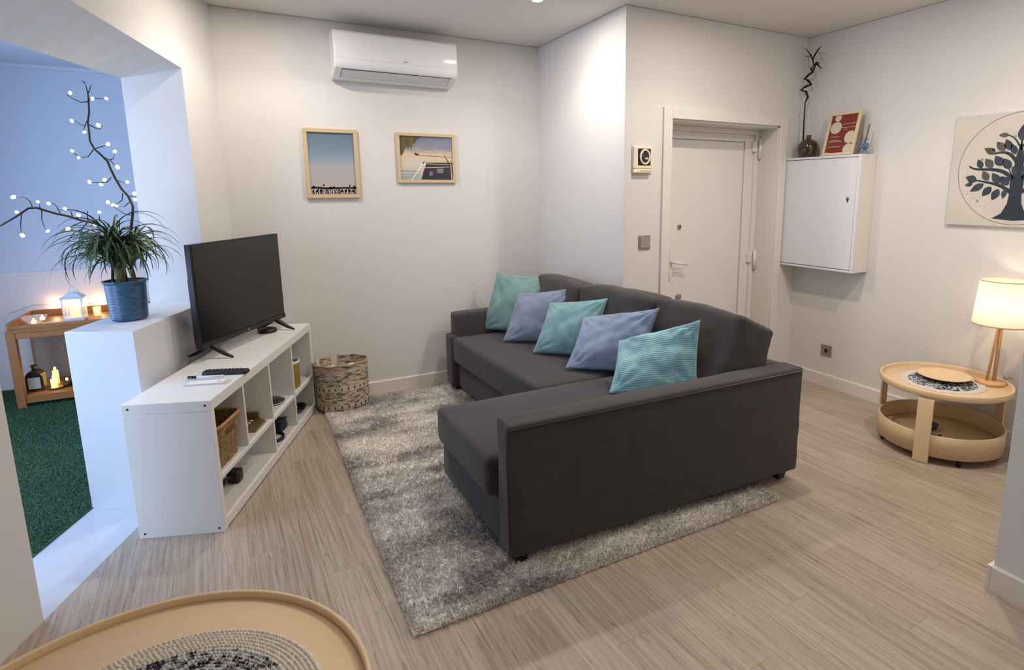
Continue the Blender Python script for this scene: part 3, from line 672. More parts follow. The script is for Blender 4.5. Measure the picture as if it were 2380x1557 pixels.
MB().box(-.095, .060, -.030, .022, .0032, .0062).obj('card', mat('white_card', 'EDEDF2', .4), t)
MB().box(.030, .050, -.012, -.006, .0063, .0066).obj('printed_mark', BLACKM, t)

# ------------------------------------------------------------------ air conditioner
ac = thing('air_conditioner', 'white wall mounted split air conditioner above the two framed pictures', 'air conditioner', (1.02, YB, 2.255))
hw = .412
prof = [(0, .292), (-.150, .292), (-.178, .286), (-.195, .270), (-.202, .245), (-.204, .10), (-.200, .070), (-.186, .050), (-.060, .004), (-.045, 0), (0, 0)]
MB().extr(prof, 'X', -hw, hw, smooth=False).obj('housing', GLOSSW, ac, bevel=.006, seg=3, ang=30)
d0 = Vector((0, -.180, .0475)); d1 = Vector((0, -.078, .0105)); dn = Vector((0, -.34, -.94)).normalized()
def slab(mb, x0, x1, a, b, th):
    pts = [(x0, a), (x1, a), (x1, b), (x0, b)]
    v = [Vector((x, 0, 0))+d0+(d1-d0)*t_ for x, t_ in pts]; v2 = [p+dn*th for p in v]
    mb.add(v+v2, [(0, 1, 2, 3), (7, 6, 5, 4), (0, 4, 5, 1), (1, 5, 6, 2), (2, 6, 7, 3), (3, 7, 4, 0)]); return mb
slab(MB(), -hw+.045, hw-.045, 0, 1, .0012).obj('outlet_gap', BLACKM, ac)
slab(MB(), -hw+.048, hw-.048, .07, .965, .0028).obj('air_flap', mat('ac_flap', 'DAD7D4', .3), ac, bevel=.001)
MB().box(.03, .062, -.2055, -.2035, .118, .122).box(.044, .050, -.2056, -.2036, .120, .127).obj('emblem', METAL, ac)
MB().extr([(-.2035, .108), (-.2045, .109), (-.2045, .1085), (-.2035, .1075)], 'X', -hw+.004, hw-.004).obj('panel_seam', mat('seam_grey', 'B9B6B2', .4), ac)

# ------------------------------------------------------------------ flat artwork helper
def art(par, name, m, polys, O, U, V, N, d):
    """polys: lists of (u,v) metres on plane O + uU + vV, raised d along N"""
    O, U, V, N = Vector(O), Vector(U), Vector(V), Vector(N); mb = MB()
    for q in polys:
        v = [O+U*a+V*b+N*d for a, b in q]; mb.add(v, [tuple(range(len(q)))])
    return mb.obj(name, m, par)
def stroke(pts, ws):
    """2d tapered stroke polygon as quads"""
    out = []; n = len(pts)
    if not hasattr(ws, '__len__'): ws = [ws]*n
    L_, R_ = [], []
    for i in range(n):
        a = pts[max(0, i-1)]; b = pts[min(n-1, i+1)]; t = Vector((b[0]-a[0], b[1]-a[1])); t = t.normalized() if t.length else Vector((1, 0)); nn = Vector((-t.y, t.x))*ws[i]/2
        L_.append((pts[i][0]+nn.x, pts[i][1]+nn.y)); R_.append((pts[i][0]-nn.x, pts[i][1]-nn.y))
    for i in range(n-1): out.append([R_[i], R_[i+1], L_[i+1], L_[i]])
    return out
def bez(p, n=12):
    out = []
    for k in range(n+1):
        t = k/n; q = [Vector(a) for a in p]
        while len(q) > 1: q = [q[i]*(1-t)+q[i+1]*t for i in range(len(q)-1)]
        out.append(tuple(q[0]))
    return out
def frame(par, w_, h_, fw_, dp, m, y=0):
    mb = MB()
    for a in ((-w_/2, w_/2, h_-fw_, h_), (-w_/2, w_/2, 0, fw_), (-w_/2, -w_/2+fw_, fw_, h_-fw_), (w_/2-fw_, w_/2, fw_, h_-fw_)):
        MB().box(a[0], a[1], -dp, 0, a[2], a[3]).obj('frame_bar', m, par, bevel=.002)
def skyprint(name, stops, ax=2, z0=0, h=1, nz=.08):
    m = bpy.data.materials.new(name); m.use_nodes = True; nt = m.node_tree; N = nt.nodes; L = nt.links; b = N['Principled BSDF']
    tc = N.new('ShaderNodeTexCoord'); sp = N.new('ShaderNodeSeparateXYZ'); L.new(tc.outputs['Object'], sp.inputs[0])
    n = N.new('ShaderNodeTexNoise'); n.inputs['Scale'].default_value = 14; n.inputs['Detail'].default_value = 6
    mp = N.new('ShaderNodeMapping'); mp.inputs['Scale'].default_value = (.6, 1, 3.5); L.new(tc.outputs['Object'], mp.inputs[0]); L.new(mp.outputs[0], n.inputs['Vector'])
    s1 = N.new('ShaderNodeMath'); s1.operation = 'MULTIPLY_ADD'; s1.inputs[1].default_value = 1/h; s1.inputs[2].default_value = -z0/h-nz/2; L.new(sp.outputs[ax], s1.inputs[0])
    s2 = N.new('ShaderNodeMath'); s2.operation = 'MULTIPLY_ADD'; s2.inputs[1].default_value = nz; L.new(n.outputs[0], s2.inputs[0]); L.new(s1.outputs[0], s2.inputs[2])
    rp = N.new('ShaderNodeValToRGB'); e = rp.color_ramp.elements
    e[0].position = stops[0][0]; e[0].color = srgb(stops[0][1]); e[1].position = stops[-1][0]; e[1].color = srgb(stops[-1][1])
    for p_, c in stops[1:-1]: k = e.new(p_); k.color = srgb(c)
    L.new(s2.outputs[0], rp.inputs[0]); L.new(rp.outputs[0], b.inputs['Base Color']); b.inputs['Roughness'].default_value = .25
    return m
INK = mat('print_black', '15161A', .3)
pf = thing('framed_picture', 'upright framed print of a blue sky over pale water with black figures along the bottom', 'picture', (.573, YB, 1.467))
W_, H_ = .350, .466; frame(pf, W_, H_, .026, .022, OAKF)
MB().box(-W_/2+.02, W_/2-.02, -.010, -.002, .02, H_-.02).obj('print', skyprint('sea_print', [(0, 'B9B0AC'), (.20, 'B5ADAB'), (.46, 'AEABAF'), (.52, '93A4B0'), (.75, '74899A'), (1, '66798A')], h=.43, z0=.02), pf)
random.seed(3); pol = []
for k in range(26):
    x = .012+.0115*k; h_ = .022+.02*random.random()
    pol += stroke([(x, .0), (x+random.uniform(-.008, .008), h_*.5), (x+random.uniform(-.006, .006), h_)], [.005, .003+.004*random.random(), .006])
pol += stroke(bez([(.002, .042), (.05, .055), (.1, .03), (.15, .045)], 10), [.013]*11)+stroke(bez([(.12, .046), (.18, .036), (.23, .05), (.296, .040)], 10), [.012]*11)
for cx_, cz_, r_ in ((.085, .062, .006), (.255, .058, .006), (.02, .05, .008), (.285, .048, .010), (.15, .05, .005)):
    pol.append([(cx_+r_*cos(a*pi/4), cz_+r_*1.2*sin(a*pi/4)) for a in range(8)])
for x in (.04, .065, .20, .225, .25, .275): pol.append([(x-.010, .02), (x+.004, .012), (x+.010, .026), (x, .034)])
art(pf, 'printed_figures', INK, pol, (-.149, 0, .026), (1, 0, 0), (0, 0, 1), (0, -1, 0), .0104)
pf = thing('framed_picture', 'landscape framed print of a loaded beach van under a thatched roof', 'picture', (1.235, YB, 1.573))
W_, H_ = .436, .357; frame(pf, W_, H_, .022, .022, OAKF)
MB().box(-W_/2+.018, W_/2-.018, -.010, -.002, .018, H_-.018).obj('print', skyprint('dusk_print', [(0, '8F9C9E'), (.14, 'A7AFAB'), (.2, 'C3BDB0'), (.42, 'CFC6B6'), (.58, 'D2BC9C'), (.72, '8E8E9E'), (1, '6F748F')], h=.32, z0=.018, nz=.25), pf)
ao = ((-.196, 0, .022), (1, 0, 0), (0, 0, 1), (0, -1, 0))
random.seed(5)
th = [[(0, .313), (.16, .313), (.135, .285), (.125, .29), (.11, .255), (.10, .262), (.085, .215), (.075, .24), (.06, .22), (.05, .24), (.035, .215), (.02, .18), (0, .17)]]
art(pf, 'printed_thatch', mat('print_thatch', '6F6040', .35, noise=.6, nscale=60, stretch=(1, 1, .3)), th, *ao, .0103)
art(pf, 'printed_shore', mat('print_teal', '7C8C8C', .3), [[(0, .066), (.14, .066), (.14, .060), (0, .060)], [(0, .044), (.12, .044), (.12, .041), (0, .041)]], *ao, .0103)
art(pf, 'printed_van', mat('print_van', '34303C', .3, noise=.3, nscale=20), [[(.150, .002), (.188, .13), (.392, .14), (.392, .0)]], *ao, .0104)
CRM = mat('print_cream', 'D8BFA0', .3)
pol = stroke(bez([(.10, .178), (.2, .158), (.3, .162), (.392, .172)], 8), [.004, .012, .013, .013, .013, .012, .012, .011, .01])
pol += stroke([(.17, .145), (.392, .152)], .010)+stroke([(.18, .13), (.392, .133)], .008)+stroke([(.176, .118), (.392, .112)], .004)
pol += stroke([(.180, .088), (.392, .098)], .004)+stroke([(.385, .0), (.378, .12)], .006)
pol += stroke(bez([(.182, .13), (.18, .08), (.14, .02), (.125, .0)], 8), [.012, .010, .010, .009, .008, .008, .007, .007, .006])
art(pf, 'printed_boards', CRM, pol, *ao, .0107)
art(pf, 'printed_pillar', mat('print_white', 'E4DCCE', .3), stroke([(.178, .135), (.13, .07), (.078, .0)], [.010, .009, .008])+[[(.165, .125), (.185, .14), (.186, .10), (.176, .098)]], *ao, .0109)
pol = stroke([(.115, .178), (.392, .168)], .003)+stroke([(.33, .185), (.36, .13), (.375, .08)], [.003, .007, .003])+[[(.105, .195), (.125, .19), (.145, .180), (.110, .178)]]
art(pf, 'printed_details', mat('print_dark', '3A2A22', .3), pol, *ao, .0111)
art(pf, 'printed_window', mat('print_window', '7C7A86', .3), [[(.212, .03), (.238, .032), (.238, .062), (.212, .060)], [(.27, .05), (.32, .052), (.32, .085), (.27, .083)]], *ao, .0111)

# ------------------------------------------------------------------ intercom, switch, socket
t = thing('intercom', 'cream video intercom panel on the wall left of the door', 'intercom', (2.315, YD, 1.616))
MB().box(-.078, .078, -.012, 0, 0, .178).obj('wall_plate', CREAM, t, bevel=.004)
rbox(m_ := MB(), [(-.074, -.03), (.070, -.03), (.074, -.011), (-.078, -.011)], [(-.070, -.026), (.066, -.026), (.072, -.011), (-.076, -.011)], .032, .172, .006); weld(m_.obj('panel_body', CREAM, t))
MB().box(-.048, .052, -.0315, -.029, .052, .158).obj('screen_recess', BLACKG, t, bevel=.006)
pts = [(.004+.036*cos(a*pi/16), -.0345, .106+.044*sin(a*pi/16)) for a in range(34)]
MB().tube(pts, .0065, 8, cap=False).obj('eye_ring', CREAM, t)
MB().lathe([(1e-4, 0), (.033, 0), (.026, .004), (1e-4, .006)], seg=32, sy=1.22).xf(lambda p: Vector((p.x+.004, -.031-p.z, .106+p.y))).obj('lens', GLASSD, t)
MB().box(.002, .028, -.0385, -.0365, .09, .102).obj('painted_glint', mat('glint_cream', 'C9C8A4', .3), t, bevel=.002)  # highlight on the lens, painted as a small cream box
rbox(m_ := MB(), [(-.074, -.036), (.060, -.036), (.066, -.011), (-.078, -.011)], [(-.070, -.034), (.06, -.034), (.066, -.011), (-.076, -.011)], .004, .030, .005); weld(m_.obj('lower_lip', CREAM, t))
for k in range(5): MB().box(-.030+.018*k, -.020+.018*k, -.0372, -.0355, .014, .019).obj('button', mat('button_grey', '8A8272', .5), t)
t = thing('light_switch', 'square grey light switch on the wall beside the door frame', 'switch', (2.348, YD, 1.118))
MB().box(-.046, .046, -.010, 0, 0, .092).obj('wall_plate', SWITCH, t, bevel=.002)
MB().box(-.036, .036, -.014, -.0095, .010, .082).obj('rocker', mat('grey_rocker', 'A09A93', .4, metal=.3), t, bevel=.002)
pol = stroke([(-.016, .022), (0, .05)], .003)+stroke([(0, .05), (.018, .020)], .003)+stroke([(-.022, .064), (.022, .066)], .002)
art(t, 'engraved_mark', SWITCH, pol, (0, 0, 0), (1, 0, 0), (0, 0, 1), (0, -1, 0), .0143)
t = thing('wall_socket', 'square grey wall socket low on the right wall behind the sofa', 'socket', (XW, 2.765, .243))
MB().box(-.009, 0, -.044, .044, 0, .084).obj('wall_plate', SWITCH, t, bevel=.002)
MB().box(-.0105, -.0085, -.014, .012, .026, .056).obj('socket_hole', BLACKM, t, bevel=.003)

# ------------------------------------------------------------------ wall cabinet
CXF = 3.685
cb = thing('wall_cabinet', 'white lacquered wall cabinet hung beside the door, with three ornaments on top', 'cabinet', (CXF, 2.495, .945))
LY, LH, LD = YD-2.497, .783, XW-CXF-.001
MB().box(.016, LD, 0, .018, 0, LH).obj('side_panel', mat('cabinet_side', 'E1DCD2', .4), cb, bevel=.0015)
MB().box(.016, LD, LY-.018, LY, 0, LH).obj('side_panel', CABW, cb, bevel=.0015)
MB().box(0, LD, 0, LY, LH-.0, LH+.016).obj('top_board', CABW, cb, bevel=.0015)
MB().box(.0, LD, 0, LY, -.016, -.0005).obj('bottom_board', CABW, cb, bevel=.0015)
MB().box(.0, .0155, 0, .020, 0, LH).obj('front_stile', CABW, cb, bevel=.001)
dr = MB().box(.001, .0155, .0225, LY-.003, .004, LH-.004).obj('door', CABW, cb, bevel=.0015)
MB().box(.016, .018, .0185, LY-.0185, .002, LH-.002).obj('door_gap', mat('gap_shadow', '6A6664', .8), cb)
MB().lathe([(1e-4, 0), (.010, 0), (.010, .004), (1e-4, .004)], seg=20).xf(lambda p: Vector((.001-p.z, .075+p.x, .50+p.y*1.4))).obj('keyhole', METAL, dr)
MB().box(-.006, .0, .072, .078, .476, .50).obj('key', BLACKM, dr, bevel=.001)
ZC = .945+LH+.016

VB = mat('brown_glass', '4A3418', .12, noise=.45, nscale=12, coat=.5)
t = thing('bottle_vase', 'round brown glass vase holding a tall twisted dark twig on the cabinet', 'vase', (3.772, 2.992, ZC))
MB().lathe([(1e-4, .0), (.055, .002), (.066, .012), (.074, .06), (.072, .095), (.055, .122), (.030, .134), (.018, .140), (.016, .160), (.020, .166), (.012, .165), (.011, .14)], seg=14).obj('body', VB, t)
t = thing('twisted_branch', 'tall dark corkscrew twig standing in the brown vase', 'branch', (3.772, 2.992, ZC+.168))
TW = mat('dark_twig', '17120D', .7, bump=.4, bscale=80)
# image positions -> y,z on the plane x ~ 3.77
def tw(px, py): # linear map from photo px to local y,z (from measured points)
    return (0, -(px-1866)*.00395, .40-(py-240)*.00280-.0)
rt = [(1866, 372-0)]
def TWP(px, py, dx=0):
    # ray from camera onto x = 3.765
    q = M.to_3x3() @ Vector(((px-CX)/FPX, -(py-CY)/FPX, -1)); k = 3.765/q.x; return (dx, k*q.y-2.992, 1.5+k*q.z-(ZC+.168))
def brk(pts, r, name='twig', par=None, seg=6): return MB().tube(pts, r, seg).obj(name, TW, par)
main = [TWP(1865, 330), TWP(1867, 280), TWP(1870, 238), TWP(1869, 240, .01), TWP(1874, 225, .01), TWP(1872, 213), TWP(1862, 209, -.01), TWP(1873, 202, -.015), TWP(1884, 196, 0), TWP(1873, 186, .015), TWP(1867, 183, .01), TWP(1880, 174, -.01), TWP(1889, 168, -.012), TWP(1892, 155), TWP(1895, 148)]
main[3] = main[2]; main = main[:3]+main[4:]
MB().tube(main, [.006, .005, .005, .009, .009, .008, .009, .009, .010, .009, .009, .009, .007, .006], 7).obj('stem', TW, t)
for pts, r in (([TWP(1889, 168), TWP(1883, 160), TWP(1886, 150, .02), TWP(1887, 138), TWP(1883, 128), TWP(1872, 113)], [.007, .006, .005, .006, .005, .002]),
               ([TWP(1887, 140), TWP(1892, 128), TWP(1903, 118, -.02), TWP(1915, 107, -.03)], [.005, .007, .006, .001]),
               ([TWP(1893, 150), TWP(1900, 146, -.02), TWP(1912, 147, -.03)], [.007, .007, .001]),
               ([TWP(1897, 148), TWP(1904, 158, .02)], [.008, .002]),
               ([TWP(1883, 160), TWP(1873, 150, .02), TWP(1872, 135, .03), TWP(1880, 130)], [.002, .0015, .0015, .001]),
               ([TWP(1882, 130), TWP(1872, 131), TWP(1871, 128, .03)], [.002, .002, .001]),
               ([TWP(1884, 127), TWP(1868, 113, .02), TWP(1855, 107, .03)], [.002, .001, .0007]),
               ([TWP(1867, 183), TWP(1858, 180, .02)], [.002, .0008]), ([TWP(1868, 184), TWP(1860, 192, .03)], [.002, .0008]),
               ([TWP(1874, 193), TWP(1865, 205, .03)], [.0015, .0008]), ([TWP(1900, 122), TWP(1913, 125, .02)], [.002, .0008]), ([TWP(1906, 128), TWP(1908, 142, .02)], [.0012, .0008])):
    brk(pts, r, 'twig', t)

t = thing('small_frame', 'small framed dark red print with cream circles, leaning on the wall above the cabinet', 'picture', (3.742, 2.716, ZC+.001), radians(90))
# local x along +y world..., local -y -> +x ; lean back about x axis
t.rotation_euler = (radians(-13), 0, radians(-90-3))
W_, H_ = .250, .305; FC = mat('cream_frame', 'D9C9A4', .5)
frame(t, W_, H_, .017, .020, FC)
MB().box(-W_/2+.012, W_/2-.012, -.010, -.002, .012, H_-.012).obj('print', mat('dark_red_print', '7E2B28', .4), t)
def disc(cx_, cz_, r_, r2, n=28, clipx=(0, 9), clipz=(0, 9)): return [(min(clipx[1], max(clipx[0], cx_+r_*cos(2*pi*a/n))), min(clipz[1], max(clipz[0], cz_+r2*sin(2*pi*a/n)))) for a in range(n)]
PWm, PHm = W_-.034, H_-.034
ao2 = ((-W_/2+.017, 0, .017), (1, 0, 0), (0, 0, 1), (0, -1, 0))
k = (0, PWm); kz = (0, PHm)
for q_ in [disc(.052, PHm-.018, .026, .024, clipx=k, clipz=kz), disc(.050, PHm-.088, .047, .043, clipx=k, clipz=kz), disc(PWm-.034, .108, .044, .045, clipx=k, clipz=kz), disc(PWm-.030, .022, .042, .040, clipx=k, clipz=kz), disc(.020, .0, .018, .008, clipx=k, clipz=kz)]: art(t, 'printed_circle', mat('cream_print', 'CFC4B0', .4), [q_], *ao2, .0104)
pol = []
random.seed(2)
for x0_, x1_, zz, w2 in ((.105, .210, PHm-.066, .003), (.105, .21, PHm-.092, .0028), (.12, .145, PHm-.104, .004)): pol += stroke([(x0_, zz), ((x0_+x1_)/2, zz+.001), (x1_, zz+.001)], w2)
for zz, x1_ in ((.118, .095), (.090, .105), (.082, .115), (.046, .105)):
    x = .018
    while x < x1_:
        wd = random.uniform(.003, .009); pol += stroke([(x, zz+random.uniform(-.001, .001)), (x+wd, zz)], random.uniform(.002, .0055)); x += wd+.0016
art(t, 'printed_text', mat('cream_print', 'CFC4B0', .4), pol, *ao2, .0105)

GL = mat('clear_glass', 'DDE6EE', .04, trans=.85, spec=.8)
t = thing('glass_ornament', 'clear and blue glass ornament holding a stick, on the near end of the wall cabinet', 'ornament', (3.775, 2.535, ZC))
MB().lathe([(1e-4, 0), (.030, 0), (.026, .012), (.012, .030), (.010, .038)], seg=8, smooth=False).obj('foot', GL, t)
MB().sphere((0, 0, .058), .024, 12, 8).obj('globe', mat('blue_glass', '5E86B8', .06, trans=.5), t)
for k in range(6):
    a = k*pi/3; MB().tube([(.004*cos(a), .004*sin(a), .03), (.028*cos(a), .028*sin(a), .055), (.016*cos(a), .016*sin(a), .085), (.024*cos(a+.4), .020*sin(a+.4), .108)], [.003, .004, .003, .002], 6).obj('petal', GL, t)
MB().tube([(0, 0, .08), (.004, -.018, .200)], .0055, 8).obj('stick', mat('brown_stick', '7A6656', .6), t)

# ------------------------------------------------------------------ tree painting
PY0, PY1, PZ0, PZ1 = 1.279, 1.995, 1.290, 1.934
pt = thing('tree_painting', 'square unframed canvas of a dark blue tree inside a thin circle, on the right wall', 'painting', (XW, 1.637, PZ0))
CV = mat('canvas_cream', 'CFC8BC', .85, bump=.3, bscale=300, noise=.12, nscale=5)
PD = .022; pw_ = (PY1-PY0)/2; ph_ = PZ1-PZ0
MB().box(-PD, 0, -pw_, pw_, 0, ph_).obj('canvas', CV, pt, bevel=.002)
# art plane: u to the viewer's right = -y
ao3 = ((-PD, 0, 0), (0, -1, 0), (0, 0, 1), (-1, 0, 0))
TB_ = mat('paint_navy', '2A3442', .75, noise=.3, nscale=12); LF = mat('paint_slate', '3B4650', .75, noise=.4, nscale=22); LF2 = mat('paint_olive_grey', '5C5A50', .75, noise=.4, nscale=25)
cz = .325; rc = .312
ring = [(rc*1.0*cos(a*pi/48), cz+rc*sin(a*pi/48)) for a in range(97)]
art(pt, 'painted_circle', mat('paint_line', '3E4248', .7), stroke(ring, .0022), *ao3, .0006)
# trunk
tk = [(-.105, .045), (-.05, .040), (0, .036), (.05, .040), (.105, .045), (.06, .075), (.036, .13), (.030, .19), (.034, .24), (.024, .33), (.018, .40), (.006, .46), (-.006, .46), (-.018, .40), (-.024, .33), (-.034, .24), (-.030, .19), (-.036, .13), (-.06, .075)]
art(pt, 'painted_trunk', TB_, [tk[0:6]+tk[18:19]+[]]+[[tk[5], tk[6], tk[17], tk[18]], [tk[6], tk[7], tk[16], tk[17]], [tk[7], tk[8], tk[15], tk[16]], [tk[8], tk[9], tk[14], tk[15]], [tk[9], tk[10], tk[13], tk[14]], [tk[10], tk[11], tk[12], tk[13]]], *ao3, .0007)
brs = [([(-.02, .19), (-.08, .25), (-.14, .25), (-.20, .262), (-.245, .275)], .022, .004), ([(-.02, .26), (-.07, .345), (-.15, .33), (-.225, .315), (-.255, .350)], .024, .008), ([(-.012, .36), (-.05, .43), (-.09, .425), (-.13, .415)], .020, .010),
       ([(-.002, .44), (-.03, .49), (-.035, .50), (-.07, .515)], .010, .006), ([(0, .43), (0, .47), (.002, .50)], .009, .004), ([(-.02, .27), (-.05, .34), (-.055, .33)], .008, .003)]
pol = []
for mir in (1, -1):
    for p, w0, w1 in brs:
        q = bez([(a*mir, b) for a, b in p], 14); art(pt, 'painted_branch', TB_, stroke(q, [w0+(w1-w0)*k/14 for k in range(15)]), *ao3, .0008)
def leafp(bx, bz, L2, wd, ang):
    L2, wd = L2*1.12, wd*1.18
    c_, s_ = cos(radians(ang)), sin(radians(ang)); pts = []
    for a in range(9): t_ = a/8; pts.append((t_*L2, wd*sin(pi*t_**.85)/2))
    for a in range(7, 0, -1): t_ = a/8; pts.append((t_*L2, -wd*sin(pi*t_**.85)/2))
    return [(bx+x*c_-y*s_, bz+x*s_+y*c_) for x, y in pts]
leaves = [(-.205, .262, .060, .038, 158), (-.145, .262, .06, .034, 120), (-.085, .245, .068, .036, 125), (-.04, .235, .06, .040, 130), (-.225, .245, .038, .020, 190), (-.165, .245, .075, .034, 212), (-.125, .228, .062, .036, 232), (-.085, .215, .064, .036, 245), (-.052, .215, .052, .024, 262),
          (-.185, .335, .052, .030, 118), (-.13, .335, .062, .038, 128), (-.082, .345, .064, .040, 125), (-.04, .325, .066, .038, 122), (-.12, .415, .066, .032, 152), (-.078, .43, .062, .036, 132), (-.052, .43, .062, .034, 112), (-.022, .405, .058, .030, 112), (-.065, .515, .048, .022, 176), (0, .475, .085, .042, 90), (-.012, .29, .05, .02, 110)]
LM = [[], []]
for i, l_ in enumerate(leaves):
    for mir in (1, -1):
        if l_[0] == 0 and mir < 0: continue
        LM[1 if i in (13, 14, 17, 10, 1) else 0].append([(a*mir, b) for a, b in leafp(*l_)][::mir])
for k, mm in ((0, LF), (1, LF2)):
    for q in LM[k]: art(pt, 'painted_leaf', mm, [q], *ao3, .0010)
pol = [disc(a, b, .008, .008, 10, (-9, 9), (-9, 9)) for a, b in ((-.19, .385), (-.135, .44), (-.19, .145), (-.035, .505), (.19, .385), (.135, .44))]+[disc(a, b, .003, .004, 8, (-9, 9), (-9, 9)) for a, b in ((-.26, .30), (-.268, .235), (-.25, .185), (-.21, .16), (-.145, .115), (-.11, .47), (.26, .30))]
art(pt, 'painted_berries', mat('paint_pale_grey', '94948F', .7), pol, *ao3, .0010)

# ------------------------------------------------------------------ round tray tables
def round_table(label, c, R, h, band, legs, lw_, sc_=1):
    t = thing('round_tray_table', label, 'table', (c[0], c[1], 0))
    MB().lathe([(1e-4, h-.030), (R-.012, h-.030), (R-.010, h-.024), (R-.012, h-.018), (1e-4, h-.018)], seg=96).obj('table_top', BIRCH, t)
    MB().lathe([(R-.012, h-.034), (R-.002, h-.034), (R, h-.030), (R, h-.003), (R-.003, h), (R-.010, h), (R-.0125, h-.003), (R-.0125, h-.034)], seg=96).obj('top_rim', BIRCHR, t)
    z0, z1, rb = band
    MB().lathe([(1e-4, z0+.020), (rb-.010, z0+.020), (rb-.010, z0+.030), (1e-4, z0+.030)], seg=96).obj('lower_tray', BIRCH, t)
    MB().lathe([(rb-.010, z0), (rb, z0), (rb, z1-.002), (rb-.002, z1), (rb-.008, z1), (rb-.010, z1-.002), (rb-.010, z0)], seg=96).obj('tray_band', BIRCHR, t)
    for a in legs:
        a = radians(a); e = Vector((cos(a), sin(a), 0)); g = Vector((-sin(a), cos(a), 0))
        ri, ro = rb+.0005, rb+.013
        pr = [(ro, .004), (ro+.002, .002), (ro+.003, h*.75), (min(ro+.002, R-.012), h-.048), (R-.020, h-.037), (R-.06, h-.0345), (R-.06, h-.045), (R-.035, h-.048), (ri-.003, h-.065), (ri, h*.6), (ri, .004)]
        pr = [(ri, .002), (ro, .002), (ro, h-.052), (ro-.006, h-.040), (ro-.016, h-.0345), (ro-.06, h-.0345), (ro-.06, h-.046), (ri-.010, h-.047), (ri, h-.058)]
        mb = MB(); v = [e*r_+g*s_*lw_/2+Vector((0, 0, z)) for s_ in (-1, 1) for r_, z in pr]; n = len(pr)
        mb.add(v, [tuple(range(n)), tuple(range(2*n-1, n-1, -1))]+[(i, (i+1) % n, n+(i+1) % n, n+i) for i in range(n)])
        mb.obj('leg', BIRCHB, t, bevel=.003)
    for a in legs[:4]:
        a = radians(a+35); MB().lathe([(1e-4, 0), (.012, 0), (.012, z0+.004), (1e-4, z0+.004)], seg=12).obj('foot', BLACKM, t).location = ((rb-.03)*cos(a), (rb-.03)*sin(a), 0)
    return t
T1 = (3.512, 1.738); H1 = .415
round_table('round birch tray table in the corner by the lamp, wooden band around its lower tray', T1, .331, H1, (.045, .168, .318), [-166, 98, -36], .078)
T2 = (-.308, 1.214); H2 = .452
round_table('large round birch tray table in the left foreground, cut by the picture edge', T2, .4725, H2, (.035, .20, .45), [-60, 180, 10, 95], .09)

def wovenmat(label, loc, R, r_in, pitch, m1, m2, lump, grp=None, sy=1.0, rot=0):
    t = thing('woven_placemat', label, 'placemat', loc, rot)
    zt = .0045
    for nm, a, b, mm in (('outer_braid', r_in, R, m1), ('inner_braid', 0.012, r_in, m2)):
        mb = MB(); r_ = a+pitch/2
        while r_ < b:
            n = max(8, int(2*pi*r_/lump))
            for i in range(n):
                th = 2*pi*i/n+random.uniform(-.15, .15)*lump/r_; c = Vector((r_*cos(th), r_*sin(th), zt*.55)); tg = Vector((-sin(th), cos(th), 0)); rd = Vector((cos(th), sin(th), 0))
                d1_ = (tg*.86+rd*.5).normalized(); d2_ = (rd*.86-tg*.5).normalized(); la, lb = lump*.78, pitch*.48; lz = zt*(.8+.35*random.random())
                ring_ = [c+d1_*la*cos(k*pi/3)+d2_*lb*sin(k*pi/3)-Vector((0, 0, zt*.3)) for k in range(6)]
                rg2 = [c+d1_*la*.55*cos(k*pi/3)+d2_*lb*.6*sin(k*pi/3)+Vector((0, 0, lz*.75)) for k in range(6)]
                mb.add(ring_+rg2+[c+Vector((0, 0, lz))], [(k, (k+1) % 6, 6+(k+1) % 6, 6+k) for k in range(6)]+[(6+k, 6+(k+1) % 6, 12) for k in range(6)], True)
            r_ += pitch
        o = mb.obj(nm, mm, t); o['kind'] = 'stuff'; o.scale = (1, sy, 1)
    o = MB().lathe([(1e-4, .0005), (R, .0005), (R, .0025), (1e-4, .0025)], seg=64).obj('mat_backing', m1, t); o.scale = (1, sy, 1)
    return t
CRB = mat('cream_braid', 'EEE6DA', .85, bump=.5, bscale=500, noise=.25, nscale=160, col2='BFB5A8')
NVB = mat('navy_braid', 'C2C4C6', .8, bump=.5, bscale=500, noise=.8, nscale=60, col2='131C30', sharp=.06)
NVD = mat('navy_dark_braid', '2A3346', .8, bump=.5, bscale=500, noise=.6, nscale=60, col2='131A28')
wovenmat('large cream and navy braided placemat on the foreground table', (-.252, 1.212, H2-.018), .322, .262, .0095, CRB, NVB, .0095)
wm = wovenmat('cream and navy braided placemat under the wooden bowl on the corner table', (3.480, 1.732, H1-.018), .208, .172, .010, CRB, NVB, .012)
t = thing('wooden_bowl', 'shallow pale wooden bowl resting on the placemat of the corner table', 'bowl', (3.528, 1.748, H1-.0125))
MB().lathe([(1e-4, 0), (.05, 0), (.085, .010), (.134, .026), (.139, .030), (.134, .031), (.10, .020), (.05, .012), (1e-4, .010)], seg=64).obj('bowl_body', BIRCHR, t)

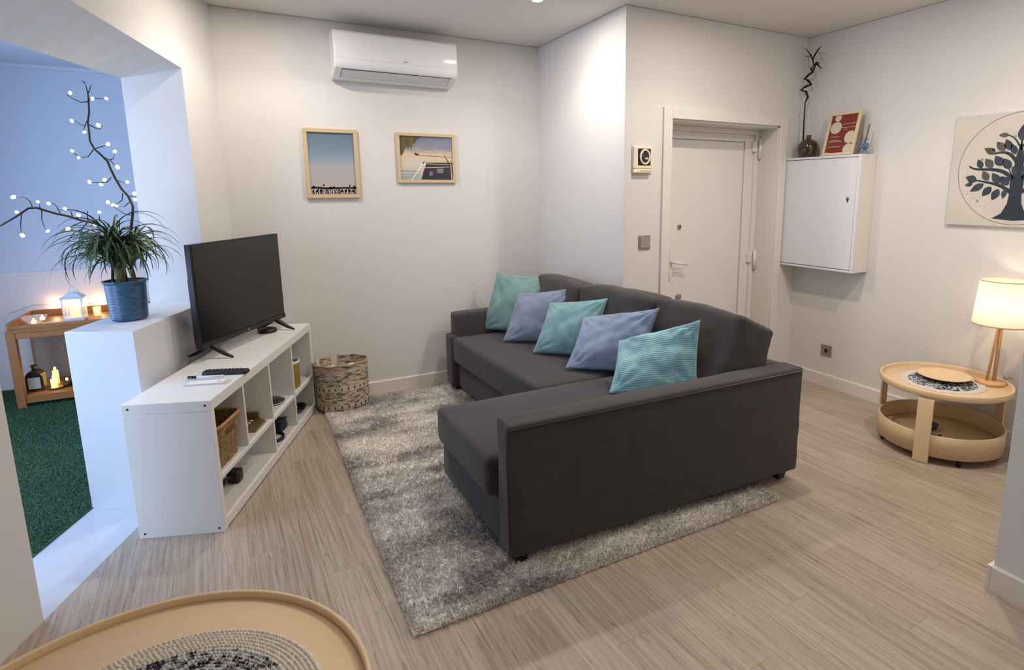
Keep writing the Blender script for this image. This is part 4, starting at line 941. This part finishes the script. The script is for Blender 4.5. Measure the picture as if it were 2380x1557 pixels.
# things lying in the lower tray of the corner table
t = tag(MB().lathe([(1e-4, 0), (.045, 0), (.065, .025), (.060, .027), (.04, .008), (1e-4, .007)], seg=32, sy=.7).obj('dark_bowl', mat('dark_wood', '2E2117', .4)), 'small dark bowl lying in the lower tray of the corner table', 'bowl'); t.location = (3.53, 1.80, .0755)
rows = [[(-.08+.16*i/20, -.05+.1*j/16, .004+.02*max(0, MN.noise(Vector((i*.25, j*.25, 2))))) for j in range(17)] for i in range(21)]
t = tag(MB().grid(rows).obj('plastic_bag', MATS['plastic_film']), 'crumpled clear plastic bag in the lower tray of the corner table', 'bag'); t.location = (3.49, 1.60, .0755)
pts = [((.06 if k % 2 == 0 else .022)*cos(k*pi/5), (.06 if k % 2 == 0 else .022)*sin(k*pi/5)) for k in range(10)]
t = tag(MB().prism(pts, 0, .012).obj('dark_star', mat('dark_wood', '2E2117', .4), bevel=.002), 'dark wooden star shaped ornament in the lower tray of the corner table', 'ornament'); t.location = (3.42, 1.70, .0755)

# ------------------------------------------------------------------ table lamp
LX, LY_, LZ = 3.690, 1.580, H1-.018
lp = thing('table_lamp', 'lit table lamp with a cream drum shade on a twin wooden post', 'lamp', (LX, LY_, LZ))
MB().lathe([(1e-4, 0), (.070, 0), (.074, .004), (.074, .014), (.070, .019), (1e-4, .020)], seg=48).obj('base', LAMPW, lp)
MB().tube([(.014, -.012, .018), (.016, -.014, .34)], .0105, 12).obj('post', LAMPW, lp)
MB().tube([(-.014, .012, .018), (.004, -.004, .335)], .0075, 12).obj('post', LAMPW, lp)
MB().tube([(.012, -.010, .33), (.012, -.010, .375)], .018, 16).obj('bulb_holder', LACQ, lp)
BULB = mat('bulb_glow', 'FFE0B0', .5, emis='FFD9A8', estr=5)
MB().sphere((.012, -.010, .43), .028, 14, 10).obj('bulb', BULB, lp)
shm = bpy.data.materials.new('lamp_shade_cloth'); shm.use_nodes = True; nt = shm.node_tree; b = nt.nodes['Principled BSDF']
b.inputs['Base Color'].default_value = srgb('EFE3D0'); b.inputs['Roughness'].default_value = .9
tl = nt.nodes.new('ShaderNodeBsdfTranslucent'); tl.inputs[0].default_value = srgb('FBF3E6'); ms_ = nt.nodes.new('ShaderNodeMixShader'); ms_.inputs[0].default_value = .5
nt.links.new(b.outputs[0], ms_.inputs[1]); nt.links.new(tl.outputs[0], ms_.inputs[2]); nt.links.new(ms_.outputs[0], nt.nodes['Material Output'].inputs[0])
MB().lathe([(.138, .352), (.120, .604)], (.012, -.010, 0), seg=64).obj('lamp_shade', shm, lp)
MB().lathe([(.1385, .351), (.1395, .353), (.1395, .357), (.138, .358)], (.012, -.010, 0), seg=64).obj('shade_edge', mat('shade_edge', 'C9B08C', .7), lp)
MB().lathe([(.1205, .600), (.1215, .601), (.121, .605), (.1195, .605)], (.012, -.010, 0), seg=64).obj('shade_edge', mat('shade_edge', 'C9B08C', .7), lp)
l = bpy.data.lights.new('table_lamp_light', 'POINT'); l.energy = 2.1; l.color = (1, .83, .62); l.shadow_soft_size = .035
lo = bpy.data.objects.new('table_lamp_light', l); COL.objects.link(lo); lo.parent = lp; lo.location = (.012, -.010, .465)
t = thing('lamp_cord', 'thin twisted cord lying behind the lamp base', 'cord', (LX, LY_, LZ))
MB().tube([(.02, .085, .004), (.06, .07, .004), (.095, .03, .006), (.10, -.02, .012), (.115, -.05, .03), (.125, -.06, .02)], .0022, 6).obj('cord', mat('cord_brown', '6B5136', .6), t)
MB().tube([(.10, -.02, .012), (.112, -.02, .03)], .0018, 6).obj('cord_tie', mat('cord_brown', '6B5136', .6), t)

# ------------------------------------------------------------------ laundry basket
hb = thing('round_hamper', 'round woven hamper of mottled beige fibre between shelf and back wall', 'basket', (.512, 4.160, .012))
def hamat():
    m = bpy.data.materials.new('hamper_weave'); m.use_nodes = True; nt = m.node_tree; N = nt.nodes; L = nt.links; b = N['Principled BSDF']
    tc = N.new('ShaderNodeTexCoord'); mp = N.new('ShaderNodeMapping'); mp.inputs['Scale'].default_value = (1, 1, 3.2); L.new(tc.outputs['Object'], mp.inputs[0])
    n = N.new('ShaderNodeTexNoise'); n.inputs['Scale'].default_value = 26; n.inputs['Detail'].default_value = 4; L.new(mp.outputs[0], n.inputs['Vector'])
    rp = N.new('ShaderNodeValToRGB'); e = rp.color_ramp.elements; e[0].position = .38; e[0].color = srgb('6B5D4C'); e[1].position = .58; e[1].color = srgb('CDBFA8'); L.new(n.outputs[0], rp.inputs[0])
    sp = N.new('ShaderNodeSeparateXYZ'); L.new(tc.outputs['Object'], sp.inputs[0])
    r2 = N.new('ShaderNodeValToRGB'); r2.color_ramp.interpolation = 'CONSTANT'; e = r2.color_ramp.elements; e[0].position = 0; e[0].color = (0, 0, 0, 1); e[1].position = .06; e[1].color = (1, 1, 1, 1)
    for p_, v_ in ((.15, 0), (.44, 1), (.56, 0), (.86, .6), (.92, 0)): k = e.new(p_); k.color = (v_, v_, v_, 1)
    mu = N.new('ShaderNodeMath'); mu.operation = 'MULTIPLY'; mu.inputs[1].default_value = 1/.33; L.new(sp.outputs[2], mu.inputs[0]); L.new(mu.outputs[0], r2.inputs[0])
    m5 = N.new('ShaderNodeMath'); m5.operation = 'MULTIPLY'; m5.inputs[1].default_value = .75; L.new(r2.outputs[0], m5.inputs[0])
    mx = N.new('ShaderNodeMix'); mx.data_type = 'RGBA'; L.new(m5.outputs[0], mx.inputs[0]); L.new(rp.outputs[0], mx.inputs[6]); mx.inputs[7].default_value = srgb('D6CBB8'); L.new(mx.outputs[2], b.inputs['Base Color'])
    b.inputs['Roughness'].default_value = .85; return m
HM = hamat(); hx, hy = .172, .140
def hwall(off_, flip=1):
    rows = []; nz, na = 44, 120
    for j in range(nz+1):
        z = .004+.325*j/nz; k = 1-.06*max(0, 1-z/.06)**2+.02*(z/.33)
        row = []
        for i in range(na+1):
            a = 2*pi*i/na; wv = .0032*sin(a*30+(j//2)*pi)*(1 if 6 < j < 42 else .3)+.0024*(j % 2)+.003*MN.noise(Vector((cos(a)*4, sin(a)*4, z*30)))
            row.append(((hx*k+off_+wv)*cos(a), (hy*k+off_+wv)*sin(a), z))
        rows.append(row)
    return rows
MB().grid(hwall(0)).obj('hamper_wall', HM, hb); MB().grid(hwall(-.008)).obj('hamper_lining', HM, hb)
MB().lathe([(1e-4, 0), (.155, 0), (.160, .006), (1e-4, .006)], seg=48, sy=.81).obj('hamper_base', HM, hb)
rim = [((hx+.003)*1.015*cos(2*pi*i/60), (hy+.003)*1.015*sin(2*pi*i/60), .330+.003*sin(i*.9)) for i in range(62)]
MB().tube(rim, .0065, 8, cap=False).obj('rim', mat('hamper_rim', 'A8977C', .8), hb)
SL = mat('slot_dark', '1A1612', .9)
for zc, nn, ph in ((.166, 26, 0), (.036, 24, .1)):
    for k in range(nn):
        a = 2*pi*k/nn+ph; kk = 1-.06*max(0, 1-zc/.06)**2+.02*(zc/.33)
        m_ = MB().box(-.003, .003, -.0015, .002, -.008, .008)
        o = m_.obj('slot', SL, hb); o.location = ((hx*kk+.004)*cos(a), (hy*kk+.004)*sin(a), zc); o.rotation_euler = (0, random.uniform(-.25, .25), a+pi/2)
random.seed(9)
for k in range(9):
    a = radians(-160+k*40*1.0); r_ = .085 if k < 8 else 0; rad = random.uniform(.030, .042)
    m_ = MB().sphere((0, 0, 0), rad, 14, 9, .85); m_.xf(lambda p: p*(1+.16*MN.noise(p*40+Vector((k, 0, 0)))))
    o = m_.obj('cloth_bundle', mat('cloth_cream' if k % 3 else 'cloth_grey', 'CFC4AE' if k % 3 else '8D867C', .9, bump=.6, bscale=90)); o.location = (0.512+r_*cos(a)*1.15, 4.160+r_*sin(a)*.85, .012+.262)
    wh = ['at the left front', 'at the front', 'at the front right', 'at the right', 'at the back right', 'at the back', 'at the back left', 'at the left', 'in the middle'][k]
    tag(o, ('pale cream bundle %s of the pile in the round hamper' % wh if k % 3 else 'grey bundle %s of the pile in the round hamper' % wh), 'bundle', 'cream bundles filling the hamper' if k % 3 else 'grey bundles filling the hamper')
# column of filling beneath, so that the bundles rest on something
tag(MB().lathe([(1e-4, .012+.012), (.13, .024), (.140, .24), (.10, .252), (1e-4, .255)], (.512, 4.160, 0), seg=32, sy=.8).obj('folded_cloth', mat('cloth_brown', '6E6252', .9, bump=.6, bscale=60)), 'brown folded cloth filling the round hamper under the bundles', 'cloth')
for a in (100, 150): # fabric straps at the rear of the rim
    a = radians(a); e = Vector((cos(a), sin(a))); 
    o = MB().box(-.022, .022, -.003, .003, -.07, .012).obj('strap', mat('strap_cream', 'D9CDB8', .8), hb); o.location = ((hx-.006)*e.x, (hy-.006)*e.y, .325); o.rotation_euler = (0, 0, a+pi/2)

def onY(px, py, y):   # photo point -> point on the vertical plane at depth y
    q = M.to_3x3() @ Vector(((px-CX)/FPX, -(py-CY)/FPX, -1)); k = y/q.y; return Vector((k*q.x, y, 1.5+k*q.z))
# ------------------------------------------------------------------ blue pot and plant
PX_, PYY, PZ = -.540, 3.530, .88
pot = thing('plant_pot', 'blue ribbed ceramic plant pot on the end of the white half wall', 'pot', (PX_, PYY, PZ))
prof = [(1e-4, 0), (.066, 0), (.073, .006)]
for k in range(22):
    z = .012+k*.0078; r_ = .075+.009*(z/.19); prof += [(r_, z), (r_+.0028, z+.0028), (r_+.0022, z+.0058)]
prof += [(.086, .186), (.091, .192), (.0915, .197), (.087, .198), (.080, .190), (.074, .03), (1e-4, .03)]
BP = mat('blue_glaze', '33607F', .4, bump=.8, bscale=60, noise=.5, nscale=35, col2='1E3D55', coat=.2, stretch=(1, 1, 2.5))
MB().lathe(prof, seg=72).obj('pot_body', BP, pot)
# slightly faceted collar at the rim
MB().lathe([(.086, .188), (.096, .196), (.094, .2005), (.086, .198)], seg=10, smooth=False).obj('rim', BP, pot)
MB().lathe([(1e-4, .178), (.04, .182), (.082, .176)], seg=40).obj('soil', mat('potting_soil', '1B1512', .95, bump=1, bscale=120), pot)
pl = thing('ponytail_plant', 'leafy green plant with long narrow drooping leaves in the blue pot', 'plant', (PX_, PYY, PZ+.178))
STM = mat('plant_stem', '6E6236', .7, bump=.5, bscale=60, noise=.4, nscale=30)
stems = [((-.012, -.01), (-.030, -.01), .180, .022), ((.038, .0), (.030, .0), .150, .012), ((-.002, .03), (-.008, .03), .185, .012), ((-.028, .0), (-.024, -.02), .165, .010)]
for (bx, by), (tx_, ty_), hh, rd in stems:
    MB().tube([(bx, by, -.01), (bx*.7+tx_*.3, by, hh*.35), (tx_, ty_, hh*.75), (tx_, ty_, hh)], [rd*1.05, rd*.85, rd*.6, rd*.3], 9).obj('stem', STM, pl)
LFM = [mat('leaf_green', '34502A', .45, noise=.4, nscale=9, stretch=(1, 1, 1), col2='1C3019'), mat('leaf_dark', '1E321D', .45), mat('leaf_light', '49632F', .45)]
def leafmesh(k, L2, droop, wd, m):
    random.seed(100+k); mb = MB(); n = 12; P_ = []; x = z = 0; a = radians(random.uniform(58, 86)); st = L2/n
    for i in range(n+1):
        t_ = i/n; ww = wd*(min(1, .5+t_*3))*(1-t_**3)**.8/2+.0003
        P_.append([(x, -ww, z+ww*.5), (x, 0, z), (x, ww, z+ww*.5)])
        a -= radians(droop/n*(.45+1.6*t_*(1 if t_ < .6 else .5))); x += st*cos(a); z += st*sin(a)
    return mb.grid(P_).mesh('leaf', m)
LMS = [leafmesh(k, .262+.030*(k % 4), 135+12*(k % 5), .0088+.0016*(k % 3), LFM[k % 3]) for k in range(12)]
random.seed(21)
for i in range(285):
    (bx, by), (tx_, ty_), hh, rd = stems[0 if i % 5 < 3 else (1 if i % 5 == 3 else random.choice((2, 3)))]
    a = random.uniform(0, 2*pi); zz = hh*random.uniform(.42, 1.0); s_ = random.uniform(.6, 1.22)
    o = inst(LMS[i % 12], 'leaf', pl, (tx_+rd*.3*cos(a), ty_+rd*.3*sin(a), zz), (random.uniform(-.3, .3), random.uniform(-.35, .30), a), (s_, s_, s_))

# ------------------------------------------------------------------ lit twig
lb = thing('lit_branch', 'tall dark decorative branch with small glowing lights, rising behind the potted plant', 'branch', (-.60, 3.60, PZ))
BY = 3.62
def bp(px, py, dy=0): return onY(px, py, BY+dy)-Vector((-.60, 3.60, PZ))
BR_ = mat('dark_bark', '1B1410', .75, bump=.6, bscale=120)
main1 = [bp(272, 730), bp(285, 640), bp(303, 545), bp(308, 500), bp(309, 480, .02), bp(298, 456, .03), bp(283, 440, .03), bp(268, 415, .02), bp(257, 393, 0), bp(250, 375, -.02), bp(235, 360, -.02), bp(219, 346, -.01), bp(209, 328, 0), bp(207, 305, .02), bp(204, 283, .02), bp(207, 262, .02), bp(206, 235, 0), bp(204, 215), bp(200, 200), bp(195, 190)]
r1 = [.009, .008, .007, .006]+[.0055, .0055, .0052, .005, .005, .005, .0048, .0046, .0044, .0042, .0042, .004, .0038, .003, .002, .001]
MB().tube(main1, r1, 8).obj('stem', BR_, lb)
main2 = [bp(262, 728, -.02), bp(262, 640, -.02), bp(262, 560, -.03), bp(240, 528, -.02), bp(215, 518), bp(188, 512, .02), bp(160, 503, .03), bp(128, 496, .02), bp(105, 489, 0), bp(85, 483, -.02), bp(66, 484, -.03), bp(50, 495, -.03), bp(30, 508, -.02), bp(12, 518, 0), bp(-8, 530, .02)]
MB().tube(main2, [.008, .007, .006, .0055, .0055, .0052, .0052, .005, .005, .0048, .0046, .0044, .0042, .004, .003], 8).obj('stem', BR_, lb)
tws = [([(206, 232), (215, 229), (238, 229)], (247, 229)), ([(206, 236), (190, 238), (175, 232), (156, 222)], (163, 216)), ([(206, 275), (197, 292), (187, 290), (176, 281)], (167, 281)), ([(199, 291), (194, 300)], (196, 307)),
       ([(208, 290), (222, 298), (232, 300), (238, 292)], (229, 291)), ([(218, 346), (236, 341), (247, 338)], (251, 335)), ([(217, 348), (205, 364), (190, 366), (172, 356)], (183, 366)), ([(172, 356), (168, 352)], (168, 351)),
       ([(236, 362), (255, 372), (272, 388)], (273, 388)), ([(255, 372), (264, 368), (265, 361)], (267, 352)), ([(258, 412), (250, 423), (233, 425), (219, 424)], (208, 423)), ([(236, 425), (234, 430)], (235, 429)), ([(250, 422), (243, 421)], (243, 418)),
       ([(268, 418), (280, 422), (285, 424)], (296, 423)), ([(298, 457), (308, 455), (315, 457)], (314, 464)), ([(308, 455), (312, 452)], (312, 450)), ([(300, 470), (290, 480), (275, 480)], (271, 478)), ([(285, 450), (284, 465), (270, 475), (262, 474)], (251, 470)), ([(303, 500), (290, 497), (266, 482)], (262, 476)),
       ([(206, 215), (212, 197)], None), ([(196, 192), (190, 187)], None), ([(206, 230), (213, 224)], (214, 229)),
       ([(76, 483), (70, 468), (58, 459), (40, 458)], (31, 458)), ([(50, 497), (48, 520), (49, 540)], (52, 547)), ([(97, 488), (97, 510), (103, 528)], (111, 537)), ([(93, 485), (92, 476)], (88, 469)), ([(140, 495), (132, 480), (124, 472)], (113, 473)),
       ([(168, 503), (165, 492), (158, 488)], (151, 485)), ([(205, 515), (203, 500), (203, 490)], None), ([(178, 508), (180, 500)], (182, 500)), ([(50, 496), (40, 496)], (39, 493)), ([(215, 522), (218, 530)], (195, 519)), ([(170, 532), (160, 534)], (158, 532)), ([(232, 510), (230, 500)], (231, 493)), ([(250, 560), (245, 530)], (220, 524))]
tws[-4] = ([(195, 514), (170, 524), (162, 530)], (158, 532))
FL = mat('fairy_light_glow', 'FFF4DC', .4, emis='FFEBC4', estr=26)
random.seed(4); bm_ = MB().sphere((0, 0, 0), .0075, 10, 7, 1.3).mesh('bulb', FL)
for k, (pts, bulb) in enumerate(tws):
    dy = random.uniform(-.06, .06); P_ = [bp(x, y, dy*i/max(1, len(pts)-1)) for i, (x, y) in enumerate(pts)]
    if len(P_) == 2: P_.insert(1, (P_[0]+P_[1])/2)
    MB().tube(P_, [.0026-.0012*i/(len(P_)-1) for i in range(len(P_))], 6).obj('twig', BR_, lb)
    if bulb:
        s_ = random.uniform(.75, 1.15); o = inst(bm_, 'bulb', lb, bp(bulb[0], bulb[1], dy), (random.uniform(-1, 1), random.uniform(-1, 1), 0), (s_, s_, s_))
        w_ = P_[-1]; e_ = bp(bulb[0], bulb[1], dy)
        if (w_-e_).length > .012: MB().tube([w_, (w_+e_)/2+Vector((0, 0, -.002)), e_], .0012, 5).obj('wire', BR_, lb)

# ------------------------------------------------------------------ sunroom console table
cs = thing('console_table', 'honey coloured wooden console table with a tray top and low shelf in the sunroom', 'table', (-1.02, 5.50, .006))
x0, x1, yf, yb, hh = -.49, .30, -.25, .28, .545
for sx in (0, 1):
    for sy in (0, 1):
        X0 = x0 if sx == 0 else x1-.05; Y0 = yf if sy == 0 else yb-.05
        MB().box(X0, X0+.05, Y0, Y0+.05, 0, hh).obj('leg', CONS, cs, bevel=.002)
MB().box(x0+.05, x1-.05, yf+.005, yf+.035, hh-.045, hh).obj('apron', CONS, cs, bevel=.002)
MB().box(x0+.05, x1-.05, yb-.035, yb-.005, hh-.045, hh).obj('apron', CONS, cs, bevel=.002)
MB().box(x0, x1, yf, yb, hh+.0005, hh+.014).obj('table_top', CONS, cs, bevel=.002)
MB().box(x0+.05, x1-.05, yf+.02, yb-.02, .062, .082).obj('low_shelf', CONS, cs, bevel=.002)
MB().box(x0+.05, x1-.05, yf+.008, yf+.0195, .03, .085).obj('shelf_rail', CONS, cs, bevel=.002)
MB().box(x0+.02, x1-.02, yb-.066, yb-.052, .0825, hh-.001).obj('back_board', mat('grey_backing', '938E87', .8, noise=.25, nscale=8), cs)
ty = thing('serving_tray', 'wooden serving tray with raised edges lying on the console table', 'tray', (-1.02, 5.50, .006+hh+.0145))
MB().box(x0+.01, x1-.01, yf+.01, yb-.01, 0, .010).obj('tray_base', CONS, ty, bevel=.001)
for a in ((x0+.01, x0+.028, yf+.01, yb-.01), (x1-.028, x1-.01, yf+.01, yb-.01)): MB().box(*a, .0105, .055).obj('tray_side', CONS, ty, bevel=.003)
for a in ((x0+.0285, x1-.0285, yf+.01, yf+.024, .035), (x0+.0285, x1-.0285, yb-.024, yb-.01, .06)): MB().box(*a[:4], .0105, a[4]).obj('tray_side', CONS, ty, bevel=.003)
ZT = .006+hh+.0145+.0105
CAN = mat('candle_glow', 'FFE2A8', .5, emis='FFC873', estr=6)
WAX = mat('warm_wax', 'F2DDB0', .5, emis='FFBF66', estr=1.6)
WM = mat('white_metal', 'DDE0E6', .4)
CG = mat('thin_clear_glass', 'F2F4F5', .05, alpha=.22, spec=.8)
lt = thing('candle_lantern', 'white metal and glass candle lantern glowing on the wooden tray', 'lantern', (-1.155, 5.44, ZT))
MB().box(-.062, .062, -.062, .062, .006, .028).obj('base', WM, lt, bevel=.003)
for a in ((-1, -1), (1, -1), (1, 1), (-1, 1)):
    MB().box(a[0]*.056-.004, a[0]*.056+.004, a[1]*.056-.004, a[1]*.056+.004, .0285, .165).obj('corner_post', WM, lt)
    MB().box(a[0]*.05-.007, a[0]*.05+.007, a[1]*.05-.007, a[1]*.05+.007, 0, .0058).obj('foot', WM, lt)
for a in ((-.05, .05, -.058, -.056), (-.05, .05, .056, .058), (-.058, -.056, -.05, .05), (.056, .058, -.05, .05)): MB().box(*a, .03, .16).obj('pane', CG, lt)
MB().box(-.066, .066, -.066, .066, .1655, .180).obj('lid', WM, lt, bevel=.003)
MB().lathe([(.080, .1805), (.045, .205), (.014, .215), (.010, .224), (1e-4, .226)], seg=4, a0=pi/4, a1=2*pi+pi/4, smooth=False).obj('roof', WM, lt)
MB().tube([(-.012, 0, .224), (-.012, 0, .24), (0, 0, .25), (.012, 0, .24), (.04, 0, .215)], .003, 6).obj('ring', WM, lt)
c = thing('pillar_candle', 'lit cream pillar candle inside the white lantern', 'candle', (-1.155, 5.44, ZT+.0285))
MB().lathe([(1e-4, 0), (.032, 0), (.033, .07), (.028, .074), (1e-4, .068)], seg=24).obj('wax', WAX, c); MB().sphere((0, 0, .085), .007, 8, 6, 1.8).obj('flame', CAN, c)
def plight(name, par, loc, e, col=(1, .55, .20)):
    l = bpy.data.lights.new(name, 'POINT'); l.energy = e; l.color = col; l.shadow_soft_size = .02
    o = bpy.data.objects.new(name, l); COL.objects.link(o); o.parent = par; o.location = loc
plight('candle_light', c, (0, 0, .10), .9)
gb = thing('glass_bowl', 'cut glass bowl with two small lit candles on the left of the wooden tray', 'bowl', (-1.385, 5.42, ZT))
MB().lathe([(1e-4, 0), (.03, 0), (.065, .035), (.078, .058), (.074, .058), (.06, .036), (.028, .006), (1e-4, .006)], seg=14, smooth=False).obj('bowl_body', CG, gb)
for dx, dz in ((-.005, .03), (.045, .05)):
    f = tag(MB().lathe([(1e-4, 0), (.014, 0), (.015, .018), (1e-4, .018)], seg=14).sphere((0, 0, .026), .007, 8, 6, 1.4).obj('tealight', CAN), ('left' if dx < 0 else 'right')+' one of two small glowing tealights in the glass bowl', 'candle', 'tealights in the glass bowl'); f.location = (-1.385+dx, 5.42, ZT+dz-.022)
tag(MB().box(-.09, .09, -.05, .05, 0, .003).obj('paper_card', mat('grey_card', 'BDB6AC', .6), bevel=.001), 'grey flat card lying on the wooden tray between bowl and lantern', 'card').location = (-1.255, 5.39, ZT)
tg = thing('tealight_glass', 'small clear glass with a lit tealight behind the white lantern', 'candle', (-1.04, 5.52, ZT))
MB().lathe([(1e-4, 0), (.024, 0), (.027, .075), (.025, .075), (.022, .004), (1e-4, .004)], seg=20).obj('glass', CG, tg)
MB().lathe([(1e-4, .005), (.018, .005), (.019, .03), (1e-4, .03)], seg=16).obj('wax', WAX, tg); MB().sphere((0, 0, .05), .009, 8, 6, 1.8).obj('flame', CAN, tg); plight('tealight_lamp', tg, (0, 0, .085), .5)
# string of lights on the panelled wall
sl = thing('fairy_lights', 'string of warm fairy lights along the sunroom wall above the console table', 'string lights', (-1.2, YS-.012, .66))
pts = [(-.42, -.02, -.05), (-.28, -.02, .0), (-.143, -.022, -.006), (0, -.02, -.04), (.131, -.022, -.004), (.25, -.02, .01), (.38, -.02, -.03)]
MB().tube(pts, .0016, 6).obj('wire', mat('thin_wire', '9B9688', .5), sl)
for k in (2, 4):
    inst(bm_, 'bulb', sl, pts[k], (0, 0, 0), (1.4, 1.4, 1.4)); plight('fairy_lamp', sl, (pts[k][0], pts[k][1]-.03, pts[k][2]), .35)
inst(bm_, 'bulb', sl, (.02, -.02, -.035), (0, 0, 0), (1.3, 1.3, 1.3))
# lower shelf
ZL = .006+.0825
bl = thing('bottle_lantern', 'brown glass bottle shaped lantern with a pale window on the low shelf', 'lantern', (-1.428, 5.40, ZL))
BRG = mat('brown_lantern', '3B2C16', .25, noise=.3, nscale=20)
MB().box(-.050, .050, -.045, .045, 0, .012).obj('base', BRG, bl, bevel=.003)
mb = MB().extr([(-.050, .0125), (.050, .0125), (.050, .105), (.044, .128), (.028, .146), (.014, .154), (-.014, .154), (-.028, .146), (-.044, .128), (-.050, .105)], 'Y', -.043, .043); mb.obj('bottle_body', BRG, bl, bevel=.006)
MB().lathe([(1e-4, .1545), (.015, .1545), (.013, .170), (.022, .186), (.018, .190), (1e-4, .184)], seg=10).obj('stopper', BRG, bl)
MB().box(-.034, .034, -.0455, -.0435, .022, .105).obj('window_pane', mat('milky_glass', 'C4CDB8', .2), bl)
dc = thing('candle_dish', 'small metal dish holding a lit votive candle on the low shelf', 'candle', (-1.318, 5.385, ZL))
MB().lathe([(1e-4, 0), (.035, 0), (.052, .012), (.050, .014), (.033, .004), (1e-4, .004)], seg=28).obj('dish', METAL, dc)
MB().lathe([(1e-4, .0045), (.020, .0045), (.021, .07), (1e-4, .066)], (-.01, .01, 0), seg=16).obj('wax', WAX, dc); MB().sphere((-.01, .01, .085), .009, 8, 6, 1.8).obj('flame', CAN, dc); plight('votive_lamp', dc, (0, -.02, .14), .6)
d2 = thing('votive_candle', 'lit votive candle in a low cup, nearest the half wall on the low shelf', 'candle', (-1.255, 5.40, ZL))
MB().lathe([(1e-4, 0), (.025, 0), (.030, .035), (.027, .035), (1e-4, .030)], seg=20).obj('cup', BRG, d2); MB().sphere((0, 0, .055), .008, 8, 6, 1.6).obj('flame', CAN, d2)
d3 = thing('votive_candle', 'taller lit candle behind the metal dish on the low shelf', 'candle', (-1.345, 5.53, ZL))
MB().lathe([(1e-4, 0), (.018, 0), (.019, .10), (1e-4, .095)], seg=16).obj('wax', WAX, d3); MB().sphere((0, 0, .115), .009, 8, 6, 1.6).obj('flame', CAN, d3)
dp = thing('pine_ornament', 'dark pine shaped ornament at the edge of the low shelf beside the half wall', 'ornament', (-1.195, 5.40, ZL))
for k in range(5): MB().lathe([(1e-4, .03+.022*k), (.032-.005*k, .032+.022*k), (1e-4, .052+.022*k)], seg=8, smooth=False).obj('tier', mat('dark_ornament', '1A1712', .6), dp)
MB().lathe([(1e-4, 0), (.024, 0), (.026, .031), (1e-4, .031)], seg=16).obj('base', mat('dark_ornament', '1A1712'), dp)
